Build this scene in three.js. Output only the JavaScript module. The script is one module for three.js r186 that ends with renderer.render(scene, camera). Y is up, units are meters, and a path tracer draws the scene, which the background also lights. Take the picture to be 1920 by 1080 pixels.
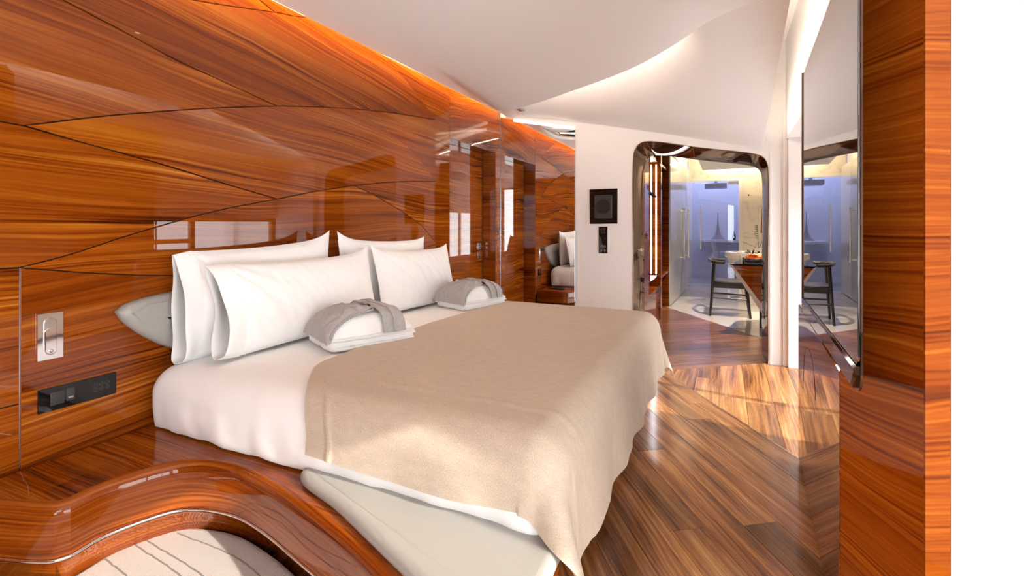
import * as THREE from 'three';
import { RectAreaLightUniformsLib } from 'three/addons/lights/RectAreaLightUniformsLib.js';
import { mergeGeometries, mergeVertices, toCreasedNormals } from 'three/addons/utils/BufferGeometryUtils.js';

// World: x = distance from the headboard wall, y = up, z = -s where s runs along that wall towards the far end.
const scene = new THREE.Scene();
const renderer = new THREE.WebGLRenderer({ antialias: true });
renderer.toneMapping = THREE.LinearToneMapping;
renderer.toneMappingExposure = 1.0;
renderer.shadowMap.enabled = true;
RectAreaLightUniformsLib.init();

// ---------------------------------------------------------------- camera (shift lens, 17 mm class)
const YAW = Math.atan(400 / 880);
const camera = new THREE.PerspectiveCamera(2 * Math.atan(660 / 880) * 180 / Math.PI, 1920 / 1320, 0.05, 60);
camera.position.set(2.25, 1.22, 0);
camera.lookAt(2.25 - Math.sin(YAW), 1.22, -Math.cos(YAW));
camera.setViewOffset(1920, 1320, 0, 240, 1920, 1080);

// ---------------------------------------------------------------- sky and sun
scene.background = new THREE.Color(0.97, 0.985, 1.0);
scene.backgroundIntensity = 8.2;
const sun = new THREE.DirectionalLight(0xfff6ea, 9);
sun.position.set(9.186 + 1.5, 3.746 + 0.5, 1.258 - 2.0);
sun.target.position.set(1.5, 0.5, -2.0);
sun.castShadow = true; sun.shadow.radius = 1.6; sun.shadow.mapSize.set(2048, 2048);
Object.assign(sun.shadow.camera, { left: -6, right: 6, top: 5, bottom: -5, near: 0.1, far: 25 });
scene.add(sun, sun.target);

// ---------------------------------------------------------------- small tools
let seed = 7;
const rnd = () => { seed |= 0; seed = seed + 0x6D2B79F5 | 0; let t = Math.imul(seed ^ seed >>> 15, 1 | seed); t = t + Math.imul(t ^ t >>> 7, 61 | t) ^ t; return ((t ^ t >>> 14) >>> 0) / 4294967296; };
const rr = (a, b) => a + (b - a) * rnd();
const clamp = (v, a, b) => Math.max(a, Math.min(b, v));
const lerp = (a, b, t) => a + (b - a) * t;
const sstep = (a, b, v) => { const t = clamp((v - a) / (b - a), 0, 1); return t * t * (3 - 2 * t); };
function table(rows, x, k = 1) {                                       // piecewise-smooth lookup
  if (x <= rows[0][0]) return rows[0][k];
  for (let i = 1; i < rows.length; i++) if (x <= rows[i][0]) { const t = (x - rows[i - 1][0]) / (rows[i][0] - rows[i - 1][0]); return lerp(rows[i - 1][k], rows[i][k], t); }
  return rows[rows.length - 1][k];
}
// periodic gradient noise
const PERM = new Uint8Array(512); { const p = [...Array(256).keys()]; for (let i = 255; i > 0; i--) { const j = Math.floor(rnd() * (i + 1)); [p[i], p[j]] = [p[j], p[i]]; } for (let i = 0; i < 512; i++) PERM[i] = p[i & 255]; }
const GR = [...Array(16)].map((_, i) => [Math.cos(i * Math.PI / 8), Math.sin(i * Math.PI / 8)]);
function noise(x, y, px = 256, py = 256) {
  const xi = Math.floor(x), yi = Math.floor(y), fx = x - xi, fy = y - yi;
  const m = (a, n) => ((a % n) + n) % n;
  const x0 = m(xi, px), x1 = m(xi + 1, px), y0 = m(yi, py), y1 = m(yi + 1, py);
  const g = (ix, iy, dx, dy) => { const q = GR[PERM[(PERM[ix & 255] + iy) & 511] & 15]; return q[0] * dx + q[1] * dy; };
  const u = fx * fx * fx * (fx * (fx * 6 - 15) + 10), v = fy * fy * fy * (fy * (fy * 6 - 15) + 10);
  return 1.4 * lerp(lerp(g(x0, y0, fx, fy), g(x1, y0, fx - 1, fy), u), lerp(g(x0, y1, fx, fy - 1), g(x1, y1, fx - 1, fy - 1), u), v);
}
const fbm = (x, y, px, py, o = 3) => { let a = 0, w = 0.5; for (let i = 0; i < o; i++) { a += w * noise(x, y, px, py); x *= 2; y *= 2; px *= 2; py *= 2; w *= 0.5; } return a; };
const toS = (c) => 255 * clamp(c <= 0.0031308 ? c * 12.92 : 1.055 * Math.pow(c, 1 / 2.4) - 0.055, 0, 1);
function texture(w, h, fn, srgb = true) {
  const d = new Uint8Array(w * h * 4);
  for (let j = 0; j < h; j++) for (let i = 0; i < w; i++) { const c = fn(i / w, j / h), k = (j * w + i) * 4; d[k] = c[0]; d[k + 1] = c[1]; d[k + 2] = c[2]; d[k + 3] = 255; }
  const t = new THREE.DataTexture(d, w, h, THREE.RGBAFormat);
  t.wrapS = t.wrapT = THREE.RepeatWrapping; t.magFilter = THREE.LinearFilter; t.minFilter = THREE.LinearMipmapLinearFilter; t.generateMipmaps = true;
  if (srgb) t.colorSpace = THREE.SRGBColorSpace;
  t.needsUpdate = true; return t;
}
const sized = (t, mx, my, ox = 0, oy = 0) => { const c = t.clone(); c.repeat.set(1 / mx, 1 / my); c.offset.set(ox, oy); c.needsUpdate = true; return c; };
const ramp = (stops, t) => { t = clamp(t, 0, 1); for (let i = 1; i < stops.length; i++) if (t <= stops[i][0]) { const k = (t - stops[i - 1][0]) / (stops[i][0] - stops[i - 1][0]); return [0, 1, 2].map((q) => lerp(stops[i - 1][1][q], stops[i][1][q], k)); } return stops[stops.length - 1][1]; };

// ---------------------------------------------------------------- textures
const VENEER = [[0, [52, 20, 5]], [0.2, [90, 37, 8]], [0.42, [132, 60, 12]], [0.64, [162, 84, 20]], [0.84, [186, 111, 34]], [1, [206, 138, 56]]];
function veneer(ox, figure) {
  return (u, v) => {
    const w1 = fbm(u * 2 + ox, v * 3 + ox, 2, 3, 3), w2 = fbm(u * 4 + 9 + ox, v * 10 + ox, 4, 10, 3);
    const vv = v + 0.05 * figure * w1 + 0.010 * w2;
    const band = fbm(u * 1 + 5, vv * 8, 1, 8, 3);
    const line = fbm(u * 2 + 3, vv * 46 + ox, 2, 46, 2), thin = noise(u * 3 + 8, vv * 120 + ox, 3, 120), fine = noise(u * 6, vv * 230, 6, 230), pore = noise(u * 60, v * 256, 60, 256);
    const clus = sstep(-0.3, 0.4, fbm(u * 1 + 31, vv * 7 + 4, 1, 7, 2));
    let t = 0.58 + 0.5 * band + line * (0.2 + 0.8 * clus) * 0.5 + 0.38 * thin * (0.15 + clus) + 0.2 * fine * (0.4 + clus) + 0.04 * pore;
    t -= 0.22 * sstep(0.12, 0.5, noise(u * 3 + 50 + ox, vv * 30 + 7, 3, 30)) * clus;
    return ramp(VENEER, t);
  };
}
const TW1 = texture(2048, 1024, veneer(0, 1)), TW2 = texture(1024, 1024, veneer(17, 1.5));
const WALNUT = [[0, [58, 34, 18]], [0.22, [96, 59, 32]], [0.48, [146, 96, 54]], [0.74, [184, 132, 80]], [1, [214, 170, 116]]];
const TF = texture(1024, 1024, (u, v) => {
  const w1 = fbm(u * 2, v * 4, 2, 4, 3), vv = v + 0.035 * w1 + 0.008 * fbm(u * 5, v * 12, 5, 12, 2);
  const st = sstep(0.05, 0.3, fbm(u * 1 + 3, vv * 7 + 2, 1, 7, 2));
  const t = 0.54 + 0.6 * fbm(u * 2 + 7, vv * 12, 2, 12, 3) + 0.42 * fbm(u * 3, vv * 64, 3, 64, 2) + 0.12 * noise(u * 30, v * 250, 30, 250) - 0.3 * st * (0.4 + noise(u * 2, vv * 34, 2, 34));
  return ramp(WALNUT, t);
});
const TWeave = texture(512, 512, (u, v) => { const k = 214 + 20 * noise(u * 128, v * 240, 128, 240) + 16 * noise(u * 240, v * 100, 240, 100) + 12 * fbm(u * 12, v * 24, 12, 24, 3); const g = clamp(k, 150, 255); return [g, g, g]; });
const TWeaveB = texture(512, 512, (u, v) => { const k = 128 + 60 * noise(u * 128, v * 128, 128, 128) + 50 * noise(u * 250, v * 250, 250, 250); return [k, k, k]; }, false);
const TCarpet = texture(512, 512, (u, v) => { const k = 128 + 90 * noise(u * 120, v * 120, 120, 120) + 60 * noise(u * 250, v * 250, 250, 250); return [k, k, k]; }, false);
const TMarble = texture(1024, 512, (u, v) => {
  const d = u * 6 + v * 3 + 1.6 * fbm(u * 3, v * 3, 3, 3, 4), vein = Math.pow(1 - Math.abs(noise(d, v * 3 - u * 3, 256, 256)), 14) * sstep(0, 0.4, noise(u * 4 + 3, v * 4, 4, 4) + 0.2);
  const c = 1 - 0.05 * fbm(u * 5, v * 5, 5, 5, 3) - 0.10 * vein; return [236 * c, 227 * c, 210 * c];
});

// ---------------------------------------------------------------- materials
const std = (o) => new THREE.MeshStandardMaterial(o), phy = (o) => new THREE.MeshPhysicalMaterial(o);
const lin = (r, g, b) => new THREE.Color().setRGB(r, g, b);
const woodOf = (map, tint = [1, 1, 1]) => phy({ map, color: lin(...tint), roughness: 0.5, specularIntensity: 0, clearcoat: 1, clearcoatRoughness: 0.015 });
const M = {
  veneer: [0, 0.21, 0.43, 0.66, 0.84].map((o) => woodOf(sized(TW1, 3.0, 1.25, o * 1.7, o), [0.8, 0.75, 0.7])),
  veneerFig: woodOf(sized(TW2, 1.6, 0.9), [0.8, 0.75, 0.7]),
  veneerPier: woodOf(sized(TW2, 2.6, 1.3, 0.3, 0.4), [1.15, 1.08, 0.95]),
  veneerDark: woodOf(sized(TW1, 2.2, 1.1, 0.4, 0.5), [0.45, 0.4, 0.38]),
  ledge: woodOf(sized(TW1, 2.4, 1.0, 0.1, 0.3), [0.72, 0.62, 0.6]),
  backing: std({ color: lin(0.02, 0.012, 0.008), roughness: 0.8 }),
  plank: [[1.05, 1.03, 1.02], [0.8, 0.77, 0.76], [1.3, 1.28, 1.26], [0.95, 0.92, 0.9], [1.5, 1.47, 1.44], [0.68, 0.65, 0.64]].map((c, i) => phy({ map: sized(TF, 1.6, 0.75, i * 0.37, i * 0.23), color: lin(...c), roughness: 0.45, specularIntensity: 0.4, clearcoat: 0.6, clearcoatRoughness: 0.12 })),
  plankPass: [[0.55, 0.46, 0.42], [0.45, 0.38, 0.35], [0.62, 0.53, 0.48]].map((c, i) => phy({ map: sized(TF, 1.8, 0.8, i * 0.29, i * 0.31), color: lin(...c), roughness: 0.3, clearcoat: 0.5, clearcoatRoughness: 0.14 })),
  white: std({ color: lin(0.91, 0.905, 0.90), roughness: 0.55 }),
  ceil: std({ color: lin(0.92, 0.925, 0.93), roughness: 0.7 }),
  lacquer: phy({ color: lin(0.86, 0.86, 0.86), roughness: 0.35, clearcoat: 1, clearcoatRoughness: 0.04 }),
  sheet: phy({ color: lin(0.92, 0.91, 0.90), roughness: 0.85, sheen: 0.3, sheenRoughness: 0.5, sheenColor: lin(1, 1, 1), bumpMap: sized(TWeaveB, 0.25, 0.25), bumpScale: 0.0003 }),
  pillow: phy({ color: lin(0.88, 0.865, 0.85), roughness: 0.85, sheen: 0.3, sheenRoughness: 0.5, sheenColor: lin(1, 1, 1), bumpMap: sized(TWeaveB, 0.25, 0.25), bumpScale: 0.0003 }),
  throwM: phy({ map: sized(TWeave, 0.5, 0.5), color: lin(0.78, 0.635, 0.495), roughness: 0.9, sheen: 0.5, sheenRoughness: 0.45, sheenColor: lin(1, 0.93, 0.85), bumpMap: sized(TWeaveB, 0.22, 0.22), bumpScale: 0.0008 }),
  hem: std({ color: lin(0.62, 0.52, 0.42), roughness: 0.95, bumpMap: sized(TWeaveB, 0.1, 0.1), bumpScale: 0.001 }),
  leather: phy({ color: lin(0.36, 0.35, 0.32), roughness: 0.42, clearcoat: 0.15, clearcoatRoughness: 0.4 }),
  robe: phy({ color: lin(0.88, 0.875, 0.865), roughness: 0.95, sheen: 0.5, sheenRoughness: 0.6, sheenColor: lin(1, 1, 1), bumpMap: sized(TWeaveB, 0.12, 0.12), bumpScale: 0.0012 }),
  robeGrey: phy({ map: sized(TWeave, 0.35, 0.35), color: lin(0.60, 0.565, 0.55), roughness: 0.95, sheen: 0.8, sheenRoughness: 0.5, sheenColor: lin(1, 1, 1), bumpMap: sized(TWeaveB, 0.12, 0.12), bumpScale: 0.0012 }),
  chrome: std({ color: lin(0.82, 0.82, 0.83), metalness: 1, roughness: 0.06 }),
  satin: std({ color: lin(0.72, 0.71, 0.70), metalness: 1, roughness: 0.22 }),
  mirror: std({ color: lin(0.94, 0.94, 0.94), metalness: 1, roughness: 0.005 }),
  bronze: std({ color: lin(0.13, 0.070, 0.048), metalness: 0.75, roughness: 0.04 }),
  bronzeSatin: std({ color: lin(0.26, 0.16, 0.11), metalness: 1, roughness: 0.2 }),
  blackGlass: phy({ color: lin(0.006, 0.006, 0.007), roughness: 0.5, specularIntensity: 0, clearcoat: 1, clearcoatRoughness: 0.01 }),
  screen: phy({ color: lin(0.008, 0.009, 0.013), roughness: 0.01, ior: 2.2, clearcoat: 1, clearcoatRoughness: 0.005 }),
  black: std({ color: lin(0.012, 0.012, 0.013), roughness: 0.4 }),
  blackWood: phy({ color: lin(0.010, 0.010, 0.011), roughness: 0.38, clearcoat: 0.4, clearcoatRoughness: 0.2 }),
  blackLeather: phy({ color: lin(0.014, 0.014, 0.015), roughness: 0.4, clearcoat: 0.3, clearcoatRoughness: 0.25 }),
  darkGrey: std({ color: lin(0.03, 0.03, 0.032), roughness: 0.5 }),
  icon: std({ color: lin(0.12, 0.11, 0.10), roughness: 0.5 }),
  iconPale: std({ color: lin(0.30, 0.30, 0.30), roughness: 0.5 }),
  carpet: std({ color: lin(0.66, 0.615, 0.57), roughness: 1, bumpMap: sized(TCarpet, 0.3, 0.3), bumpScale: 0.006 }),
  carpetLine: std({ color: lin(0.23, 0.2, 0.18), roughness: 1 }),
  tile: phy({ color: lin(0.70, 0.68, 0.64), roughness: 0.25, clearcoat: 1, clearcoatRoughness: 0.015 }),
  marble: phy({ map: sized(TMarble, 2.4, 1.2), roughness: 0.25, clearcoat: 0.8, clearcoatRoughness: 0.03 }),
  backGlass: phy({ color: lin(0.50, 0.50, 0.44), roughness: 0.3, clearcoat: 1, clearcoatRoughness: 0.02 }),
  shower: std({ color: lin(0.74, 0.75, 0.80), roughness: 0.4 }),
  tableWhite: std({ color: lin(0.74, 0.69, 0.66), roughness: 0.4 }),
  porcelain: phy({ color: lin(0.82, 0.80, 0.76), roughness: 0.2, clearcoat: 1, clearcoatRoughness: 0.03 }),
  orange: phy({ color: lin(0.82, 0.17, 0.012), roughness: 0.45, bumpMap: sized(TWeaveB, 0.2, 0.2), bumpScale: 0.0004 }),
  leaf: phy({ color: lin(0.035, 0.10, 0.018), roughness: 0.45, transmission: 0.3, thickness: 0, side: THREE.DoubleSide }),
  leafDark: std({ color: lin(0.02, 0.045, 0.012), roughness: 0.5, side: THREE.DoubleSide }),
  pane: phy({ color: lin(0.97, 0.98, 0.98), roughness: 0, transmission: 1, thickness: 0, ior: 1.45 }),
  showerGlass: phy({ color: lin(0.78, 0.82, 0.93), roughness: 0, transmission: 1, thickness: 0, ior: 1.55 }),
  greyMetal: std({ color: lin(0.30, 0.31, 0.33), roughness: 0.4 }),
  lampOff: std({ color: lin(0.55, 0.55, 0.55), metalness: 1, roughness: 0.25 }),
  ledWarm: std({ color: 0x000000, emissive: lin(1, 0.68, 0.34), emissiveIntensity: 2.0 }),
  ledNeutral: std({ color: 0x000000, emissive: lin(1, 0.86, 0.72), emissiveIntensity: 2.2 }),
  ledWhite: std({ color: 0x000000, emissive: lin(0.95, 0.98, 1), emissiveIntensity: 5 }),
  ledViolet: std({ color: 0x000000, emissive: lin(0.42, 0.40, 1), emissiveIntensity: 2.5 }),
  bulb: std({ color: 0x000000, emissive: lin(1, 0.9, 0.78), emissiveIntensity: 12 }),
};

// ---------------------------------------------------------------- scene-graph tools
const names = new Map();
const numbered = (n) => { const k = names.get(n) ?? 0; names.set(n, k + 1); return k ? `${n}_${String(k).padStart(3, '0')}` : n; };
const shade = (m) => { m.castShadow = true; m.receiveShadow = true; return m; };
function thing(name, label, category, [x, y, s] = [0, 0, 0], group) {
  const o = new THREE.Group(); o.name = numbered(name); o.position.set(x, y, -s); o.userData = { label, category }; if (group) o.userData.group = group;
  scene.add(o); return o;
}
function struct(name, label, geo, mat, [x, y, s] = [0, 0, 0]) {
  const o = geo ? shade(new THREE.Mesh(geo.translate(-x, -y, s), mat)) : new THREE.Group();
  o.name = name; o.position.set(x, y, -s); o.userData = { kind: 'structure', label, category: name.split('_')[0] }; scene.add(o); return o;
}
const rootOf = (o) => { while (o.parent && o.parent !== scene) o = o.parent; return o; };
function part(parent, name, geo, mat, label) {                            // geo in world coordinates
  const p = rootOf(parent).position; geo.translate(-p.x, -p.y, -p.z);
  const m = shade(new THREE.Mesh(geo, mat)); m.name = name; if (label) m.userData.label = label; parent.add(m); return m;
}
function single(name, label, category, geo, mat, [x, y, s], group) {
  const m = shade(new THREE.Mesh(geo.translate(-x, -y, s), mat)); m.name = numbered(name); m.position.set(x, y, -s); m.userData = { label, category }; if (group) m.userData.group = group; scene.add(m); return m;
}
function stripLight(color, intensity, w, h, pos, look) {
  const l = new THREE.RectAreaLight(color, intensity, w, h); l.position.set(pos[0], pos[1], -pos[2]); l.lookAt(look[0], look[1], -look[2]); scene.add(l); return l;
}

// ---------------------------------------------------------------- geometry tools
const box = (x0, x1, y0, y1, s0, s1) => { const g = new THREE.BoxGeometry(x1 - x0, y1 - y0, s1 - s0); return uvBox(g.translate((x0 + x1) / 2, (y0 + y1) / 2, -(s0 + s1) / 2)); };
function uvBox(g) {                                                        // uv in metres by dominant axis
  if (g.index) g = g.toNonIndexed(); g.computeVertexNormals();
  const p = g.attributes.position, n = g.attributes.normal, uv = new Float32Array(p.count * 2);
  for (let i = 0; i < p.count; i++) { const ax = Math.abs(n.getX(i)), ay = Math.abs(n.getY(i)), az = Math.abs(n.getZ(i)); const a = ax > ay && ax > az ? [p.getZ(i), p.getY(i)] : ay > az ? [p.getX(i), p.getZ(i)] : [p.getX(i), p.getY(i)]; uv[2 * i] = a[0]; uv[2 * i + 1] = a[1]; }
  g.setAttribute('uv', new THREE.BufferAttribute(uv, 2)); return g;
}
function bbox(x0, x1, y0, y1, s0, s1, r = 0.004) {                         // box with chamfered edges
  const sh = new THREE.Shape(); const w = (x1 - x0) / 2 - r, h = (y1 - y0) / 2 - r;
  sh.moveTo(-w, -h); sh.lineTo(w, -h); sh.lineTo(w, h); sh.lineTo(-w, h);
  const g = new THREE.ExtrudeGeometry(sh, { depth: Math.max(s1 - s0 - 2 * r, 1e-4), bevelEnabled: true, bevelSize: r, bevelThickness: r, bevelSegments: 2 });
  return uvBox(g.translate((x0 + x1) / 2, (y0 + y1) / 2, -s1 + r));
}
function rotUV(g, a) { const u = g.attributes.uv, c = Math.cos(a), s = Math.sin(a); for (let i = 0; i < u.count; i++) { const x = u.getX(i), y = u.getY(i); u.setXY(i, c * x - s * y, s * x + c * y); } return g; }
function smooth(pts, n, closed = false) { return new THREE.CatmullRomCurve3(pts.map((p) => new THREE.Vector3(p[0], p[1], p[2] ?? 0)), closed, 'centripetal').getSpacedPoints(n).slice(0, closed ? n : n + 1).map((v) => [v.x, v.y, v.z]); }
function area2(c) { let a = 0; for (let i = 0; i < c.length; i++) { const p = c[i], q = c[(i + 1) % c.length]; a += p[0] * q[1] - q[0] * p[1]; } return a / 2; }
function offsetContour(c, d) {                                             // d > 0 moves inwards; c counter-clockwise
  const n = c.length;
  return c.map((p, i) => {
    const a = c[(i + n - 1) % n], b = c[(i + 1) % n];
    const e1 = [p[0] - a[0], p[1] - a[1]], e2 = [b[0] - p[0], b[1] - p[1]], l1 = Math.hypot(...e1) || 1, l2 = Math.hypot(...e2) || 1;
    const n1 = [-e1[1] / l1, e1[0] / l1], n2 = [-e2[1] / l2, e2[0] / l2]; let m = [n1[0] + n2[0], n1[1] + n2[1]]; const l = Math.hypot(...m) || 1; m = [m[0] / l, m[1] / l];
    const k = 1 / Math.max(0.5, m[0] * n1[0] + m[1] * n1[1]);
    return [p[0] + m[0] * d * k, p[1] + m[1] * d * k];
  });
}
// contour in (a, b) swept through rings [[inset, h], ...]; place(a, b, h) -> [x, y, z]
function loft(contour, rings, place, capFirst = false, capLast = true, crease = 0.7) {
  let c = contour.slice(); if (area2(c) < 0) c.reverse();
  const n = c.length, pos = [], uv = [], idx = []; let len = [0]; for (let i = 0; i < n; i++) len.push(len[i] + Math.hypot(c[(i + 1) % n][0] - c[i][0], c[(i + 1) % n][1] - c[i][1]));
  const R = rings.map(([d, h]) => offsetContour(c, d).map((p) => [p[0], p[1], h])); let v = 0;
  R.forEach((ring, k) => { if (k) v += Math.hypot(rings[k][0] - rings[k - 1][0], rings[k][1] - rings[k - 1][1]); for (let i = 0; i <= n; i++) { const p = ring[i % n]; pos.push(...place(...p)); uv.push(len[i], v); } });
  const w = n + 1;
  for (let k = 0; k + 1 < R.length; k++) for (let i = 0; i < n; i++) { const a = k * w + i; idx.push(a, a + 1, a + w, a + 1, a + w + 1, a + w); }
  const cap = (ring, flip) => { const base = pos.length / 3; for (const p of ring) { pos.push(...place(...p)); uv.push(p[0], p[1]); } for (const t of THREE.ShapeUtils.triangulateShape(ring.map((p) => new THREE.Vector2(p[0], p[1])), [])) idx.push(base + t[0], base + t[flip ? 2 : 1], base + t[flip ? 1 : 2]); };
  if (capFirst) cap(R[0], true); if (capLast) cap(R[R.length - 1], false);
  const g = new THREE.BufferGeometry(); g.setAttribute('position', new THREE.Float32BufferAttribute(pos, 3)); g.setAttribute('uv', new THREE.Float32BufferAttribute(uv, 2)); g.setIndex(idx);
  return toCreasedNormals(g, crease);
}
const flat = (a, b, h) => [a, h, -b];                                      // contour lies on the floor plan (x, s), h = y
const onWall = (a, b, h) => [h, b, -a];                                    // contour lies on the headboard wall (s, y), h = x
function grid(nu, nv, fn, closedU = false) {                               // fn(u, v) -> [x, y, z] (z already = -s); uv in metres by arc estimate
  const pos = [], uv = [], idx = [];
  for (let j = 0; j <= nv; j++) for (let i = 0; i <= nu; i++) { const p = fn(i / nu, j / nv); pos.push(p[0], p[1], p[2]); uv.push(p[3] ?? i / nu, p[4] ?? j / nv); }
  const w = nu + 1; for (let j = 0; j < nv; j++) for (let i = 0; i < nu; i++) { const a = j * w + i; idx.push(a, a + 1, a + w, a + 1, a + w + 1, a + w); }
  const g = new THREE.BufferGeometry(); g.setAttribute('position', new THREE.Float32BufferAttribute(pos, 3)); g.setAttribute('uv', new THREE.Float32BufferAttribute(uv, 2)); g.setIndex(idx); g.computeVertexNormals();
  return g;
}
function sheetSolid(nu, nv, fn, t) {                                       // a curved sheet with thickness along its normal
  const g = grid(nu, nv, fn), P = g.attributes.position, N = g.attributes.normal, w = nu + 1;
  const back = g.clone(); for (let i = 0; i < P.count; i++) back.attributes.position.setXYZ(i, P.getX(i) - t * N.getX(i), P.getY(i) - t * N.getY(i), P.getZ(i) - t * N.getZ(i));
  const ix = [...back.index.array]; for (let i = 0; i < ix.length; i += 3) [ix[i + 1], ix[i + 2]] = [ix[i + 2], ix[i + 1]]; back.setIndex(ix); back.computeVertexNormals();
  const loop = []; for (let i = 0; i < nu; i++) loop.push(i); for (let j = 0; j < nv; j++) loop.push(j * w + nu); for (let i = nu; i > 0; i--) loop.push(nv * w + i); for (let j = nv; j > 0; j--) loop.push(j * w);
  const pos = [], uv = [], idx = [], B = back.attributes.position;
  loop.concat(loop[0]).forEach((k, q) => { pos.push(P.getX(k), P.getY(k), P.getZ(k), B.getX(k), B.getY(k), B.getZ(k)); uv.push(q * 0.01, 0, q * 0.01, t); });
  for (let q = 0; q < loop.length; q++) idx.push(2 * q, 2 * q + 1, 2 * q + 2, 2 * q + 1, 2 * q + 3, 2 * q + 2);
  const e = new THREE.BufferGeometry(); e.setAttribute('position', new THREE.Float32BufferAttribute(pos, 3)); e.setAttribute('uv', new THREE.Float32BufferAttribute(uv, 2)); e.setIndex(idx); e.computeVertexNormals();
  return mergeGeometries([g, back, e]);
}
function tube(pts, r, seg = 32, rad = 8, closed = false) { return new THREE.TubeGeometry(new THREE.CatmullRomCurve3(pts.map((p) => new THREE.Vector3(p[0], p[1], -p[2])), closed), seg, r, rad, closed); }
function bar(a, b, r0, r1 = r0, n = 14) { const A = new THREE.Vector3(a[0], a[1], -a[2]), B = new THREE.Vector3(b[0], b[1], -b[2]), d = B.clone().sub(A); const g = new THREE.CylinderGeometry(r1, r0, d.length(), n); g.applyQuaternion(new THREE.Quaternion().setFromUnitVectors(new THREE.Vector3(0, 1, 0), d.normalize())); return g.translate((A.x + B.x) / 2, (A.y + B.y) / 2, (A.z + B.z) / 2); }
function softBox(w, h, d, r, n, warp) {                                    // cushion-like box with all edges rounded, n cells a side
  const g0 = new THREE.BoxGeometry(w, h, d, n[0], n[1], n[2]); g0.deleteAttribute('uv'); g0.deleteAttribute('normal'); const g = mergeVertices(g0, 1e-5), p = g.attributes.position;
  const uv = new Float32Array(p.count * 2);
  for (let i = 0; i < p.count; i++) {
    const q = [p.getX(i), p.getY(i), p.getZ(i)], H = [w / 2, h / 2, d / 2], c = q.map((v, k) => clamp(v, -H[k] + Math.min(r[k], H[k]), H[k] - Math.min(r[k], H[k])));
    const e = q.map((v, k) => (v - c[k]) / Math.min(r[k], H[k])), l = Math.hypot(...e), m = Math.max(...e.map(Math.abs));
    let o = l > 1e-6 ? c.map((v, k) => v + e[k] * (m / l) * Math.min(r[k], H[k])) : q;
    if (warp) o = warp(...o); p.setXYZ(i, ...o); uv[2 * i] = o[0] + 0.3 * o[1]; uv[2 * i + 1] = o[2] + o[1];
  }
  g.setAttribute('uv', new THREE.BufferAttribute(uv, 2)); g.computeVertexNormals(); return g;
}
const place = (g, [x, y, s], ry = 0, rz = 0, rx = 0) => { if (rx) g.rotateX(rx); if (rz) g.rotateZ(rz); if (ry) g.rotateY(ry); return g.translate(x, y, -s); };
function sphereish(r, fn, a = 32, b = 20) { const g = new THREE.SphereGeometry(r, a, b), p = g.attributes.position; if (fn) for (let i = 0; i < p.count; i++) p.setXYZ(i, ...fn(p.getX(i), p.getY(i), p.getZ(i))); g.computeVertexNormals(); return g; }
const roundRect = (x0, x1, y0, y1, r, n = 6) => { const o = []; const c = [[x1 - r, y0 + r, -90], [x1 - r, y1 - r, 0], [x0 + r, y1 - r, 90], [x0 + r, y0 + r, 180]]; for (const [cx, cy, a] of c) for (let i = 0; i <= n; i++) { const t = (a + 90 * i / n) * Math.PI / 180; o.push([cx + r * Math.cos(t), cy + r * Math.sin(t)]); } return o; };

// ================================================================ THE SHELL
const S_END = 4.64, X_R = 3.45;                                            // end wall with mirror and portal; window wall
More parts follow.
